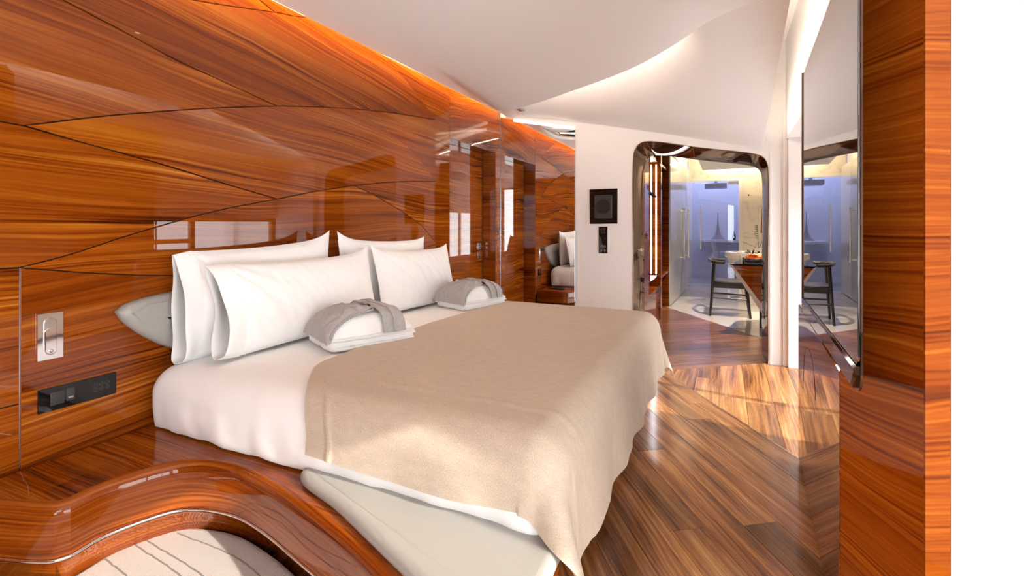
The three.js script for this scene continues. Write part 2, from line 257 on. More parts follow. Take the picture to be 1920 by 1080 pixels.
// ---- headboard wall: backing and veneered panels with open joints
const wallL = struct('wall_left', 'glossy orange-brown veneered headboard wall of curved panels', box(-0.4, -0.16, 0, 2.8, -2.3, 4.76), M.backing, [-0.3, 0, 1.2]);
part(wallL, 'backing', box(-0.16, -0.016, 0, 2.8, -2.3, 3.598), M.backing);
part(wallL, 'backing', box(-0.16, -0.016, 1.99, 2.8, 3.598, 4.76), M.backing);
part(wallL, 'backing', box(-0.16, -0.016, 0, 1.99, 4.54, 4.76), M.backing);
{
  const rev = (a) => a.slice().reverse();
  const S1a = [[-1.45, 2.62], [-1.0, 2.5], [-0.2, 2.33], [0.5, 2.158], [0.7, 2.107]], S1b = [[0.7, 2.107], [0.901, 2.056], [1.139, 2.0], [1.253, 1.968], [1.466, 1.93], [1.821, 1.87]];
  const S2a = [[0.794, 1.566], [1.0, 1.64], [1.21, 1.705], [1.466, 1.779], [1.821, 1.87]], S2b = [[1.821, 1.87], [2.1, 1.928], [2.42, 1.988]], S2c = [[2.42, 1.988], [2.7, 2.03], [2.959, 2.064], [3.377, 2.11]];
  const S3 = [[0.794, 1.566], [0.936, 1.538], [1.253, 1.479], [1.519, 1.42], [1.821, 1.358]], S3l = [[-2.2, 1.72], [0.734, 1.571], [0.794, 1.566]];
  const S4a = [[0.784, 1.067], [0.928, 1.107], [1.11, 1.172], [1.466, 1.28], [1.821, 1.358]], S4b = [[1.821, 1.358], [2.092, 1.417], [2.405, 1.475]], S4c = [[2.405, 1.475], [2.67, 1.514], [3.0, 1.552], [3.377, 1.583]];
  const S5 = [[2.42, 1.988], [2.642, 1.921], [2.939, 1.83], [3.191, 1.708], [3.377, 1.583]];
  const S6 = [[2.405, 1.475], [2.559, 1.438], [2.788, 1.362], [2.959, 1.3], [3.191, 1.195], [3.385, 1.053]];
  const S7 = [[2.3, 2.62], [2.48, 2.535], [2.71, 2.436], [2.939, 2.35], [3.169, 2.223], [3.377, 2.11]];
  const S8a = [[0.7, 2.107], [1.1, 2.195], [1.371, 2.26], [1.546, 2.306], [1.805, 2.381]], S8b = [[1.805, 2.381], [2.013, 2.438], [2.1, 2.5], [2.15, 2.62]];
  const S9 = [[1.805, 2.381], [1.714, 2.409], [1.5, 2.5], [1.3, 2.62]];
  const S10 = [[0.784, 1.067], [0.98, 1.029], [1.248, 0.992], [1.7, 0.955], [2.2, 0.94], [2.7, 0.955], [3.169, 1.014], [3.385, 1.053]];
  const cs = (a) => a.length > 2 ? smooth(a, 14).map((p) => [p[0], p[1]]) : a;
  const join = (...cs_) => { const o = []; for (const c of cs_) for (const p of c) if (!o.length || Math.hypot(p[0] - o[o.length - 1][0], p[1] - o[o.length - 1][1]) > 1e-4) o.push(p); if (Math.hypot(o[0][0] - o[o.length - 1][0], o[0][1] - o[o.length - 1][1]) < 1e-4) o.pop(); return o; };
  const P = [
    [join(cs(S1a), cs(S1b), rev(cs(S2a)), rev(cs(S3l)), [[-2.2, 2.62]]), 0.10, 0],
    [join(cs(S1b), cs(S2b), cs(S2c), rev(cs(S7)), rev(cs(S8b)), rev(cs(S8a))), 0.14, 1],
    [join(cs(S8a), cs(S9), cs(S1a)), 0.2, 2],
    [join(cs(S8b), rev(cs(S9))), 0.1, 3],
    [join(cs(S2a), cs(S2b), cs(S5), rev(cs(S4c)), rev(cs(S4b)), rev(cs(S3))), 0.07, 4],
    [join(cs(S7), rev(cs(S2c)), cs(S5), rev(cs(S4c)), cs(S6), [[3.385, 0.3], [3.598, 0.3], [3.598, 2.62]]), 0.05, 2],
    [join(cs(S4a), cs(S4b), cs(S6), rev(cs(S10))), -0.02, 0],
    [join(cs(S10), [[3.385, 0.3], [0.784, 0.3]]), -0.09, 1],
    [join(cs(S3l), cs(S3), rev(cs(S4a)), [[-2.2, 1.067]]), 0.02, 3],
    [[[-2.2, 1.067], [0.784, 1.067], [0.784, 0.59], [-2.2, 0.6]], -0.05, 4],
    [[[-2.2, 0.6], [0.784, 0.59], [0.784, 0.3], [0.58, 0.3], [0.58, 0.0], [-2.2, 0.0]], -0.05, 2],
    [[[3.598, 1.99], [4.52, 1.99], [4.52, 0.0], [4.64, 0.0], [4.64, 2.62], [3.598, 2.62]], -0.12, 5],
  ];
  P[4][3] = 0.02; P[1][3] = 0.006;                                        // two panels lean forwards a little at the top
  for (const [c, a, m, lean] of P) { const g = loft(c, [[0.0022, -0.016], [0.0022, -0.0012], [0.0032, 0]], onWall, false, true, 0.35); if (lean) { const Q = g.attributes.position, y0 = Math.min(...c.map((p) => p[1])); for (let i = 0; i < Q.count; i++) Q.setX(i, Q.getX(i) + lean * (Q.getY(i) - y0)); g.computeVertexNormals(); } part(wallL, 'panel', rotUV(g, a), m === 5 ? M.veneerFig : M.veneer[m]); }
  // metal inlay in the upright joint
  part(wallL, 'joint_strip', box(-0.014, -0.004, 0.3, 1.066, 0.7825, 0.7855), M.satin);
  // reveals of the door recess
  part(wallL, 'door_reveal', box(-0.155, -0.002, 0, 1.99, 4.52, 4.54), M.veneerFig);
  part(wallL, 'door_reveal', box(-0.155, -0.002, 0, 1.99, 3.5985, 3.604), M.veneerFig);
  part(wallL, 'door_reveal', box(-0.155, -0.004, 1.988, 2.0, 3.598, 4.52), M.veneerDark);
}
const door1 = struct('door_1', 'flush veneered door set back in the headboard wall beside the mirror', null, null, [-0.16, 0, 4.06]);
part(door1, 'door_leaf', rotUV(bbox(-0.2, -0.157, 0.005, 1.985, 3.605, 4.512, 0.002), 0), M.veneerFig);
{ const h = part(door1, 'handle', bar([-0.115, 0.98, 4.44], [-0.115, 0.98, 4.32], 0.009), M.satin); part(h, 'spindle', bar([-0.157, 0.98, 4.44], [-0.115, 0.98, 4.44], 0.009), M.satin); part(h, 'rose', box(-0.157, -0.15, 0.945, 1.015, 4.41, 4.47), M.satin); part(door1, 'lock_plate', box(-0.157, -0.15, 0.855, 0.915, 4.41, 4.47), M.satin); }

// ---- closing walls behind the camera and on the window side
const wallB = struct('wall_back', 'veneered wall with an opening for the added window behind the viewpoint', box(-0.4, 2.3, 0, 2.8, -2.4, -2.2), M.veneer[3], [1, 0, -2.3]);
part(wallB, 'wall_piece', box(2.3, X_R + 0.2, 2.2, 2.8, -2.4, -2.2), M.white); part(wallB, 'wall_piece', box(3.3, X_R + 0.2, 0, 2.2, -2.4, -2.2), M.white); part(wallB, 'wall_piece', box(2.3, 3.3, 0, 0.1, -2.4, -2.2), M.white);
{ const w = struct('window_added_3', 'added unseen bronze-framed window giving fill light from behind the viewpoint', null, null, [2.8, 0.1, -2.3]); for (const [x0, x1, y0, y1] of [[2.3, 3.3, 0.1, 0.15], [2.3, 3.3, 2.15, 2.2], [2.3, 2.35, 0.1, 2.2], [3.25, 3.3, 0.1, 2.2]]) part(w, 'frame', bbox(x0, x1, y0, y1, -2.33, -2.27), M.bronzeSatin); part(w, 'pane', new THREE.PlaneGeometry(0.9, 2.0).translate(2.8, 1.15, 2.3), M.pane); }  // unseen window, added to brighten the ceiling and the bed
const wallR = struct('wall_right', 'white outer wall with two window openings', null, null, [X_R + 0.1, 0, 1.5]);
for (const a of [[1.55, 2.8, -2.4, 0.92], [0, 2.8, 0.92, 2.9], [1.30, 2.8, 2.9, 4.62], [0, 2.8, 4.62, 4.9], [0, 2.1, -2.4, -1.95]]) part(wallR, 'wall_piece', box(X_R, X_R + 0.2, a[0], a[1], a[2], a[3]), M.white);
function windowAt(name, label, s0, s1, y1, mull, trans) {
  const w = struct(name, label, null, null, [X_R + 0.1, 0, (s0 + s1) / 2]);
  const x0 = X_R + 0.06, x1 = X_R + 0.12, f = 0.05;
  part(w, 'frame', bbox(x0, x1, 0, f, s0, s1), M.bronzeSatin); part(w, 'frame', bbox(x0, x1, y1 - f, y1, s0, s1), M.bronzeSatin);
  part(w, 'frame', bbox(x0, x1, 0, y1, s0, s0 + f), M.bronzeSatin); part(w, 'frame', bbox(x0, x1, 0, y1, s1 - f, s1), M.bronzeSatin);
  for (const m of mull) part(w, 'mullion', bbox(x0, x1, f, y1 - f, m - 0.025, m + 0.025), M.bronzeSatin);
  for (const [a, b, y] of trans) part(w, 'transom', bbox(x0, x1, y - 0.025, y + 0.025, a, b), M.bronzeSatin);
  const e = [s0 + f, ...mull, s1 - f]; for (let i = 0; i + 1 < e.length; i++) { const a = e[i] + (i ? 0.025 : 0), b = e[i + 1] - (i + 2 < e.length ? 0.025 : 0); const g = new THREE.PlaneGeometry(b - a, y1 - 2 * f); g.rotateY(-Math.PI / 2); part(w, 'pane', g.translate(X_R + 0.09, y1 / 2, -(a + b) / 2), M.pane); }
}
windowAt('window_1', 'tall bronze-framed window beside the viewpoint', -1.95, 0.92, 1.55, [-0.95, 0.0], []);
windowAt('window_2', 'low bronze-framed window of the bay past the television', 2.9, 4.62, 1.30, [3.51], [[2.95, 3.485, 1.02]]);

// ---- upper slab and the sculpted ceiling
const ceil = struct('ceiling', 'sculpted white plaster ceiling with a folded lip and light coves', box(-0.4, 4.7, 2.8, 2.95, -2.4, 4.9), M.ceil, [1.5, 2.8, 1.3]);
const LIP = [[0.07, 3.9, 2.43], [0.2, 3.93, 2.41], [0.3, 3.92, 2.31], [0.4, 3.875, 2.27], [0.67, 3.748, 2.25], [1.22, 3.436, 2.25], [1.715, 3.098, 2.25], [1.97, 2.92, 2.295], [2.2, 2.79, 2.37], [2.55, 2.70, 2.40]];
const lipS = (x) => table(LIP, x, 1), lipY = (x) => table(LIP, x, 2);
const lipC = smooth(LIP.map(([x, s, y]) => [x, s, y]), 90), lipT = lipC.map((p) => [p[0], p[1], p[2]]);
const edgeRight = (s) => Math.min(2.435, 1.903 + (4.64 - s) * 0.254);
const upperY = (x, s) => lerp(2.44, edgeRight(s), Math.pow(clamp(x / 2.55, 0, 1), 1.2));
part(ceil, 'lower_sheet', sheetSolid(90, 70, (u, v) => {
  const x = lerp(0.07, 2.55, u), se = table(lipT, x, 1), ye = table(lipT, x, 2), s = lerp(-2.2, se, 1 - Math.pow(1 - v, 1.5));
  const d = se - s, y = 2.435 - (2.435 - ye) * (1 - sstep(-0.25, 1.15, d));
  return [x, y, -s];
}, 0.03), M.ceil);
part(ceil, 'upper_sheet', sheetSolid(50, 50, (u, v) => {
  const x = lerp(0.07, 2.55, u), s0 = table(lipT, x, 1) - (x > 2.2 ? 0 : 0.35 * clamp((2.2 - x) / 0.3, 0, 1)), s = lerp(s0, S_END, v);
  const arch = 0.15 * (1 - sstep(0, 1.0, s - table(lipT, x, 1))) * clamp((2.15 - x) / 0.4, 0, 1) * sstep(0.3, 0.8, x);
  return [x, upperY(x, s) + arch, -s];
}, 0.03), M.ceil);
// bulkhead above the window bay and cove wall on the right
const bulk = struct('wall_bulkhead', 'white bulkhead washed by the cove light above the window bay', box(2.72, X_R, 1.95, 2.8, 2.83, S_END), M.white, [3, 1.95, 3.7]);
part(bulk, 'cove_wall', box(2.72, 2.9, 1.99, 2.8, 1.6, 2.83), M.white);
part(bulk, 'cove_wall', box(2.72, X_R, 2.46, 2.8, -2.2, 1.6), M.white);

// ---- end wall with the portal opening
const portalOut = smooth([[1.434, -0.02], [1.434, 0.9], [1.434, 1.82], [1.447, 1.93], [1.485, 1.99], [1.555, 2.012], [2.05, 1.918], [2.48, 1.836], [2.55, 1.805], [2.58, 1.75], [2.588, 1.66], [2.588, 0.8], [2.588, -0.02]], 110).map((p) => [p[0], p[1]]);
const portalIn = smooth([[1.488, -0.02], [1.488, 0.9], [1.488, 1.74], [1.503, 1.85], [1.545, 1.905], [1.61, 1.92], [2.05, 1.842], [2.45, 1.772], [2.52, 1.745], [2.55, 1.70], [2.56, 1.62], [2.56, 0.8], [2.56, -0.02]], 110).map((p) => [p[0], p[1]]);
{
  const sh = new THREE.Shape(); sh.moveTo(0.86, 0); sh.lineTo(1.434, 0); for (const p of portalOut) if (p[1] > 0) sh.lineTo(p[0], p[1]); sh.lineTo(2.588, 0); sh.lineTo(2.72, 0); sh.lineTo(2.72, 2.8); sh.lineTo(0.86, 2.8);
  const g = uvBox(new THREE.ExtrudeGeometry(sh, { depth: 0.12, bevelEnabled: false }).translate(0, 0, -S_END - 0.12));
  const we = struct('wall_end', 'white end wall with a lacquered portal', g, M.white, [1.7, 0, S_END + 0.06]);
  part(we, 'wall_piece', box(-0.02, 0.86, 0, 2.8, S_END + 0.012, S_END + 0.12), M.white);
  part(we, 'wall_piece', bbox(2.735, X_R, 0, 1.95, S_END - 0.05, S_END + 0.12), M.white);
  part(we, 'casing', bbox(2.70, 2.735, 0, 2.2, S_END - 0.02, S_END + 0.05, 0.003), M.white);
  part(we, 'casing', bbox(2.60, 2.612, 0, 1.85, S_END - 0.006, S_END + 0.002, 0.002), M.white);
  // lining of the portal: glossy bronze-brown splayed reveal
  const n = portalOut.length - 1;
  const lining = grid(n, 10, (u, v) => { const i = Math.round(u * n), a = portalOut[i], b = portalIn[i]; const k = 1 - Math.pow(1 - v, 1.3); return [lerp(a[0], b[0], k), lerp(a[1], b[1], k), -(S_END - 0.004 + 0.32 * v), u * 4, v * 0.3]; });
  const tr = struct('trim_1', 'glossy bronze-brown splayed lining of the portal', lining, M.bronze, [2.0, 0, S_END + 0.16]);
  part(tr, 'edge_bead', new THREE.TubeGeometry(new THREE.CatmullRomCurve3(portalOut.filter((p) => p[1] > -0.01).map((p) => new THREE.Vector3(p[0], p[1], -S_END))), 160, 0.004, 6), M.bronzeSatin);
}
// mirror panel beside the door and the light slot above it
{
  const sh = [[0.004, 0.02], [0.85, 0.02], [0.85, 2.18], [0.842, 2.21], [0.82, 2.225], [0.4, 2.31], [0.15, 2.36], [0.004, 2.39]];
  const m = thing('wall_mirror', 'tall mirror panel between the veneered door wall and the white portal wall', 'mirror', [0.43, 0.02, S_END]);
  part(m, 'glass', loft(sh, [[0, -S_END - 0.01], [0, -S_END - 0.002], [0.002, -S_END]], (a, b, h) => [a, b, h], false, true), M.mirror);
  part(m, 'edge_strip', box(0.0005, 0.0035, 0.02, 2.4, S_END - 0.004, S_END + 0.004), M.satin);
  const l = thing('led_slot_light', 'thin white light slot along the top edge of the wall mirror', 'light', [0.5, 2.3, S_END - 0.03]);
  part(l, 'diffuser', loft([[0.16, 2.36], [0.16, 2.33], [0.845, 2.185], [0.85, 2.215]], [[0, -S_END - 0.001], [0, -S_END + 0.012]], (a, b, h) => [a, b, h], false, true), M.ledNeutral);
  stripLight(0xffe0c0, 2.5, 0.68, 0.03, [0.5, 2.272, S_END - 0.016], [0.5, 1.9, S_END - 0.6]);
}
// ---- coves: LED tapes hidden behind the ceiling edges
{
  const c = thing('led_tape_light', 'warm light tape hidden above the ceiling edge along the headboard wall', 'light', [0.1, 2.5, 1.2]);
  part(c, 'tape', box(0.088, 0.1, 2.485, 2.5, -2.15, 4.55), M.ledWarm);
  stripLight(0xffd8a8, 210, 6.7, 0.012, [0.086, 2.492, 1.2], [-0.03, 2.38, 1.2]);
  const c2 = thing('led_tape_light', 'white light tape hidden behind the folded ceiling lip', 'light', [1.2, 2.35, 3.3]);
  for (const [a, b, k] of [[0.42, 0.95, 1], [0.95, 1.5, 1], [1.5, 1.9, 0.8]]) {
    const A = [a, lipY(a) + 0.06, lipS(a) - 0.04], B = [b, lipY(b) + 0.06, lipS(b) - 0.04];
    part(c2, 'tape', bar(A, B, 0.006), M.ledNeutral);
    const mid = [(A[0] + B[0]) / 2, (A[1] + B[1]) / 2 + 0.008, (A[2] + B[2]) / 2 + 0.008], d = new THREE.Vector3(B[0] - A[0], 0, -(B[2] - A[2])), L = d.length();
    const nrm = new THREE.Vector3(-d.z, 0, d.x).normalize(); if (nrm.z > 0) nrm.negate();
    const l = stripLight(0xffe6d2, 150 * k, L, 0.012, mid, [mid[0] + nrm.x * 0.6, mid[1] + 0.45, mid[2] - nrm.z * 0.6]);
  }
  const c3 = thing('led_tape_light', 'warm white light tape hidden behind the right ceiling edge above the television', 'light', [2.5, 2.3, 3]);
  for (const [a, b] of [[-1.9, 1.5], [1.6, 2.53], [2.56, 3.3], [3.3, 4.0], [4.0, 4.4]]) {
    const A = [2.52, edgeRight(a) + 0.06, a], B = [2.52, edgeRight(b) + 0.06, b];
    part(c3, 'tape', bar(A, B, 0.006), M.ledNeutral);
    const l = stripLight(0xffe6d0, 150, Math.hypot(B[1] - A[1], B[2] - A[2]), 0.012, [2.528, (A[1] + B[1]) / 2 + 0.006, (A[2] + B[2]) / 2], [3.3, (A[1] + B[1]) / 2 + 0.3, (A[2] + B[2]) / 2]); l.rotateZ(Math.atan2(A[1] - B[1], B[2] - A[2]));
  }
}
// ---- recessed downlights
function downlight(x, y, s, on, label) {
  const t = thing('downlight', label, 'light', [x, y, s], 'recessed ceiling downlights');
  const ring = new THREE.TorusGeometry(on ? 0.018 : 0.03, on ? 0.004 : 0.006, 8, 28); ring.rotateX(Math.PI / 2); part(t, 'trim_ring', ring.translate(x, y - 0.002, -s), on ? M.white : M.lampOff);
  const lens = sphereish(on ? 0.016 : 0.026, (a, b, c) => [a, b * 0.25, c], 20, 10); part(t, 'lens', lens.translate(x, y - (on ? 0.0 : 0.008), -s), on ? M.bulb : M.lampOff);
  if (on) { const l = new THREE.SpotLight(0xffe6c8, 1.3, 4, 0.75, 0.5, 2); l.position.set(x, y - 0.012, -s); l.target.position.set(x, 0, -s); l.castShadow = true; l.shadow.radius = 0.8; scene.add(l, l.target); }
}
downlight(0.315, 2.404, 2.96, true, 'small lit downlight in the ceiling close to the headboard wall');
downlight(1.1, 2.404, 1.7, true, 'small lit downlight in the ceiling above the middle of the bed');
downlight(0.388, 2.362, 4.33, false, 'unlit round glass downlight beyond the folded ceiling lip');

// ---- floors
const floor = struct('floor', 'walnut plank floor', box(-0.4, X_R + 0.2, -0.2, -0.022, -2.4, 4.76), M.backing, [1.5, -0.02, 1.2]);
function clip(poly, a, b, c) {                                             // keep a*x + b*s <= c
  const o = []; for (let i = 0; i < poly.length; i++) { const p = poly[i], q = poly[(i + 1) % poly.length], dp = a * p[0] + b * p[1] - c, dq = a * q[0] + b * q[1] - c; if (dp <= 0) o.push(p); if ((dp < 0) !== (dq < 0)) { const t = dp / (dp - dq); o.push([p[0] + t * (q[0] - p[0]), p[1] + t * (q[1] - p[1])]); } } return o;
}
function planks(dir, width, len, halves, mats, skip) {
  const d = [Math.sin(dir), Math.cos(dir)], n = [d[1], -d[0]]; let k = 0;   // d along the plank in (x, s)
  for (let i = -60; i < 60; i++) { let t = -9 + rnd() * len; while (t < 9) {
    const L = len * rr(0.75, 1.25), g = 0.0009, c = [[i * width + g, t + g], [(i + 1) * width - g, t + g], [(i + 1) * width - g, t + L - g], [i * width + g, t + L - g]].map(([w, l]) => [n[0] * w + d[0] * l, n[1] * w + d[1] * l]); t += L;
    let p = c; for (const h of halves) { p = clip(p, ...h); if (p.length < 3) break; }
    if (p.length < 3 || Math.abs(area2(p)) < 0.002) continue;
    const cx = p.reduce((a, q) => a + q[0], 0) / p.length, cs = p.reduce((a, q) => a + q[1], 0) / p.length; if (skip && skip(cx, cs)) continue;
    const geo = loft(p, [[0, -0.022], [0, -0.0006], [0.0006, 0]], flat, false, true, 0.3), P = geo.attributes.position, U = geo.attributes.uv, ox = rnd() * 5, oy = rnd() * 5;
    for (let q = 0; q < P.count; q++) { const x = P.getX(q), s = -P.getZ(q); U.setXY(q, x * d[0] + s * d[1] + ox, x * n[0] + s * n[1] + oy); }
    part(floor, 'plank', geo, mats[Math.floor(rnd() * mats.length)]); k++;
  } }
  return k;
}
// divider strip: from (1.974, 3.78) to (2.592, 2.848); threshold: from (1.936, 4.193) to (2.592, 4.691)
const DA = Math.atan2(2.592 - 1.974, 3.78 - 2.848), dn = [Math.cos(DA), Math.sin(DA)], dc = dn[0] * 1.974 + dn[1] * 3.78;
const tn = [-0.498 / 0.8236, 0.656 / 0.8236], tc = tn[0] * 1.936 + tn[1] * 4.193;
const room = [[-1, 0, -0.0], [1, 0, X_R], [0, -1, 2.2]];
planks(-DA, 0.155, 1.7, [...room, [dn[0], dn[1], dc - 0.003], [tn[0], tn[1], tc]], M.plank, (x, s) => (x < 0.9 && s > 1.35 && s < 3.0) || s < -0.7);
planks(0.0, 0.17, 1.4, [...room, [-dn[0], -dn[1], -dc - 0.003], [tn[0], tn[1], tc - 0.001], [0, 1, 4.76]], M.plank);
part(floor, 'divider_strip', bar([1.2, -0.002, 3.78 + (1.974 - 1.2) * 0.932 / 0.618], [2.66, -0.002, 2.848 - (2.66 - 2.592) * 0.932 / 0.618], 0.0035), M.chrome);

// ================================================================ TELEVISION PARTITION (right)
const tvX = (s) => 2.583 + 0.04 * (s - 2.6);
const faceX = (s) => 2.594 + 0.04 * (s - 2.825);
{
  const t = thing('media_panel', 'glossy walnut partition carrying the large dark screen', 'panel', [2.64, 0, 2.2]);
  const low = [[faceX(2.825), 2.825], [faceX(1.602), 1.602], [2.72, 1.602], [2.72, 2.825]];
  part(t, 'base_panel', loft(low, [[0.012, 0.0], [0.012, 0.02], [0, 0.02], [0, 0.80], [0.004, 0.806]], flat, false, true, 0.3), M.ledge, 'glossy walnut panel mirroring the floor');
  part(t, 'arch_line', tube([[2.60, 0.44], [2.572, 0.507], [2.54, 0.603], [2.432, 0.673], [2.308, 0.685], [2.208, 0.656], [2.162, 0.615], [2.13, 0.54]].map(([s, y]) => [faceX(s) - 0.0003, y, s]), 0.0009, 60, 6), M.black);  // thin dark arched line laid on the panel face
  const up = [[tvX(2.61) + 0.034, 2.612], [tvX(1.602) + 0.034, 1.602], [2.719, 1.602], [2.719, 2.612]];
  part(t, 'upper_core', loft(up, [[0, 0.806], [0, 1.985]], flat, false, true, 0.3), M.veneerDark);
  part(t, 'edge_post', loft([[tvX(2.612) - 0.002, 2.608], [tvX(2.612) + 0.012, 2.608], [tvX(2.612) + 0.012, 2.616], [tvX(2.612) - 0.002, 2.616]], [[0, 0.8], [0, 1.94]], flat, false, true, 0.3), M.bronzeSatin, 'slim bronze upright edge');
  const p = thing('veneer_pier', 'tall veneered pier standing in front of the white return at the right', 'pier', [2.65, 0, 1.5]);
  const P1 = [2.5462, 1.6], P2 = [2.664, 1.36], P3 = [2.7166, 1.3835];
  const face = loft([P1, P2, [P2[0] + 0.05, P2[1] + 0.026], [2.60, 1.62]], [[0.001, 0], [0.001, 2.385]], flat, false, true, 0.2);
  { const Q = face.attributes.position, U = face.attributes.uv; for (let i = 0; i < Q.count; i++) U.setXY(i, (Q.getX(i) - P1[0]) * 0.44 - (-Q.getZ(i) - P1[1]) * 0.9, Q.getY(i)); }
  part(p, 'face_panel', rotUV(face, 0.02), M.veneerPier);
  const en = loft([P2, P3, [P3[0] - 0.02, P3[1] + 0.05], [P2[0] - 0.02, P2[1] + 0.05]], [[0.0006, 0], [0.0006, 2.385]], flat, false, true, 0.2);
  { const Q = en.attributes.position, U = en.attributes.uv; for (let i = 0; i < Q.count; i++) U.setXY(i, Q.getX(i), Q.getY(i)); }
  part(p, 'edge_panel', en, M.veneerPier);
  part(p, 'core', loft([[2.61, 1.615], [2.655, 1.41], [2.69, 1.43], [2.715, 1.598], [2.72, 1.7], [2.62, 1.62]], [[0, 0], [0, 2.385]], flat, false, true, 0.2), M.backing);
  const tv = thing('television', 'large dark reflective television screen on the walnut partition', 'television', [2.56, 0.8, 1.97]);
  const tap = (q) => q.map(([s, y]) => { const t = (2.6 - s) / 1.26; return [s, y < 1.4 ? y + 0.012 * t : y]; });
  const tp = (a, b, h) => [tvX(a) - h, b, -a], ts = (a, b, h) => [tvX(a) - h, b, -a];
  part(tv, 'housing', loft(tap(roundRect(1.35, 2.60, 0.80, 1.935, 0.05, 8)), [[0.001, -0.0135], [0.0, -0.0125], [0.0, -0.008]], ts, true, true, 0.4), M.bronze);
  part(tv, 'screen', loft(tap(roundRect(1.352, 2.597, 0.872, 1.931, 0.02, 6)), [[0, -0.007], [0, -0.003], [0.0005, -0.0025]], ts, false, true, 0.4), M.screen);
  part(tv, 'lower_bezel', loft(tap([[1.40, 0.806], [2.56, 0.806], [2.598, 0.845], [2.598, 0.87], [1.352, 0.87], [1.352, 0.85]]), [[0, -0.009], [0, 0.000], [0.008, 0.005]], ts, false, true, 0.4), M.bronze);
}
// white lacquered return between the pier and the outer wall
struct('wall_return', 'white lacquered wall return beside the window', loft([[2.7175, 1.386], [X_R, 1.72], [X_R, 1.82], [2.73, 1.60]], [[0, 0], [0, 2.8]], flat, false, true, 0.3), M.lacquer, [3.1, 0, 1.6]);

// ================================================================ BED PLATFORM
const rim = [[0.004, 0.575], [0.12, 0.612], [0.234, 0.655], [0.341, 0.692], [0.402, 0.724], [0.416, 0.762], [0.402, 0.81], [0.406, 0.87], [0.42, 0.92], [0.44, 0.974], [0.474, 1.027], [0.53, 1.063], [0.614, 1.085], [0.717, 1.092], [0.878, 1.07], [1.075, 1.025], [1.3, 0.969], [1.483, 0.904], [1.68, 0.82], [1.80, 0.80], [1.865, 0.86], [1.875, 1.0], [1.875, 1.5], [1.875, 2.6], [1.87, 3.1], [1.83, 3.2], [1.74, 3.235], [1.2, 3.26], [0.7, 3.33], [0.5, 3.42], [0.4, 3.53], [0.3, 3.56], [0.004, 3.56]];
{
  const c = [...smooth(rim, 170).map((p) => [p[0], p[1]])];
  const t = thing('bed_platform', 'curved glossy walnut platform that carries the bed and forms bedside ledges', 'platform', [0.9, 0, 2.1]);
  const side = (rings, cap) => { const g = loft(c, rings, flat, false, cap, 0.6), P = g.attributes.position; for (let i = 0; i < P.count; i++) { const k = sstep(1.6, 1.85, P.getX(i)) * sstep(1.0, 1.25, -P.getZ(i)); P.setX(i, P.getX(i) - k * Math.max(0, 0.36 - P.getY(i)) * 0.75); } g.computeVertexNormals(); return toCreasedNormals(g, 0.6); };
  const topG = side([[0, 0.205], [0, 0.33], [0.002, 0.342], [0.008, 0.354], [0.017, 0.362], [0.03, 0.366]], true);
  part(t, 'top_and_fascia', topG, M.ledge);
  part(t, 'metal_strip', tube(c.slice(0, 52).map(([x, s]) => [x, 0.199, s]), 0.0055, 240, 6), M.chrome, 'slim polished metal strip round the platform');
  part(t, 'plinth', side([[0.10, 0.0], [0.012, 0.18], [0.0, 0.192]], false), M.ledge);
  const pad = smooth([[0.955, 1.15], [0.985, 1.112], [1.2, 1.045], [1.515, 0.928], [1.74, 0.845], [1.82, 0.845], [1.868, 0.92], [1.874, 1.1], [1.868, 1.16], [1.80, 1.19], [1.4, 1.20], [1.05, 1.19]], 90, true).map((p) => [p[0], p[1]]);
  const cp = thing('upholstered_pad', 'pale grey leather pad along the near side of the bed platform', 'pad', [1.5, 0.366, 1.05]);
  part(cp, 'cushion', loft(pad, [[0.012, 0.3665], [0.002, 0.374], [0, 0.384], [0.003, 0.394], [0.010, 0.401], [0.018, 0.405], [0.026, 0.406]], flat, true, true, 1.2), M.leather);
}
// headboard cushion on the wall
{
  const c = smooth([[1.056, 0.866], [1.075, 0.886], [1.13, 0.905], [1.27, 0.922], [1.7, 0.94], [2.2, 0.945], [2.7, 0.94], [3.1, 0.922], [3.24, 0.905], [3.285, 0.87], [3.25, 0.80], [3.12, 0.70], [2.95, 0.62], [2.6, 0.58], [2.2, 0.575], [1.7, 0.58], [1.42, 0.60], [1.26, 0.672], [1.15, 0.75], [1.08, 0.822]], 120, true).map((p) => [p[0], p[1]]);
  const h = thing('headboard', 'greige leather headboard bolster fixed to the veneered wall behind the pillows', 'headboard', [0.03, 0.6, 2.2]);
  part(h, 'cushion', loft(c, [[0.004, 0.001], [0, 0.02], [0.003, 0.035], [0.012, 0.048], [0.028, 0.056], [0.06, 0.061], [0.1, 0.063]], onWall, false, true, 1.2), M.leather);
}
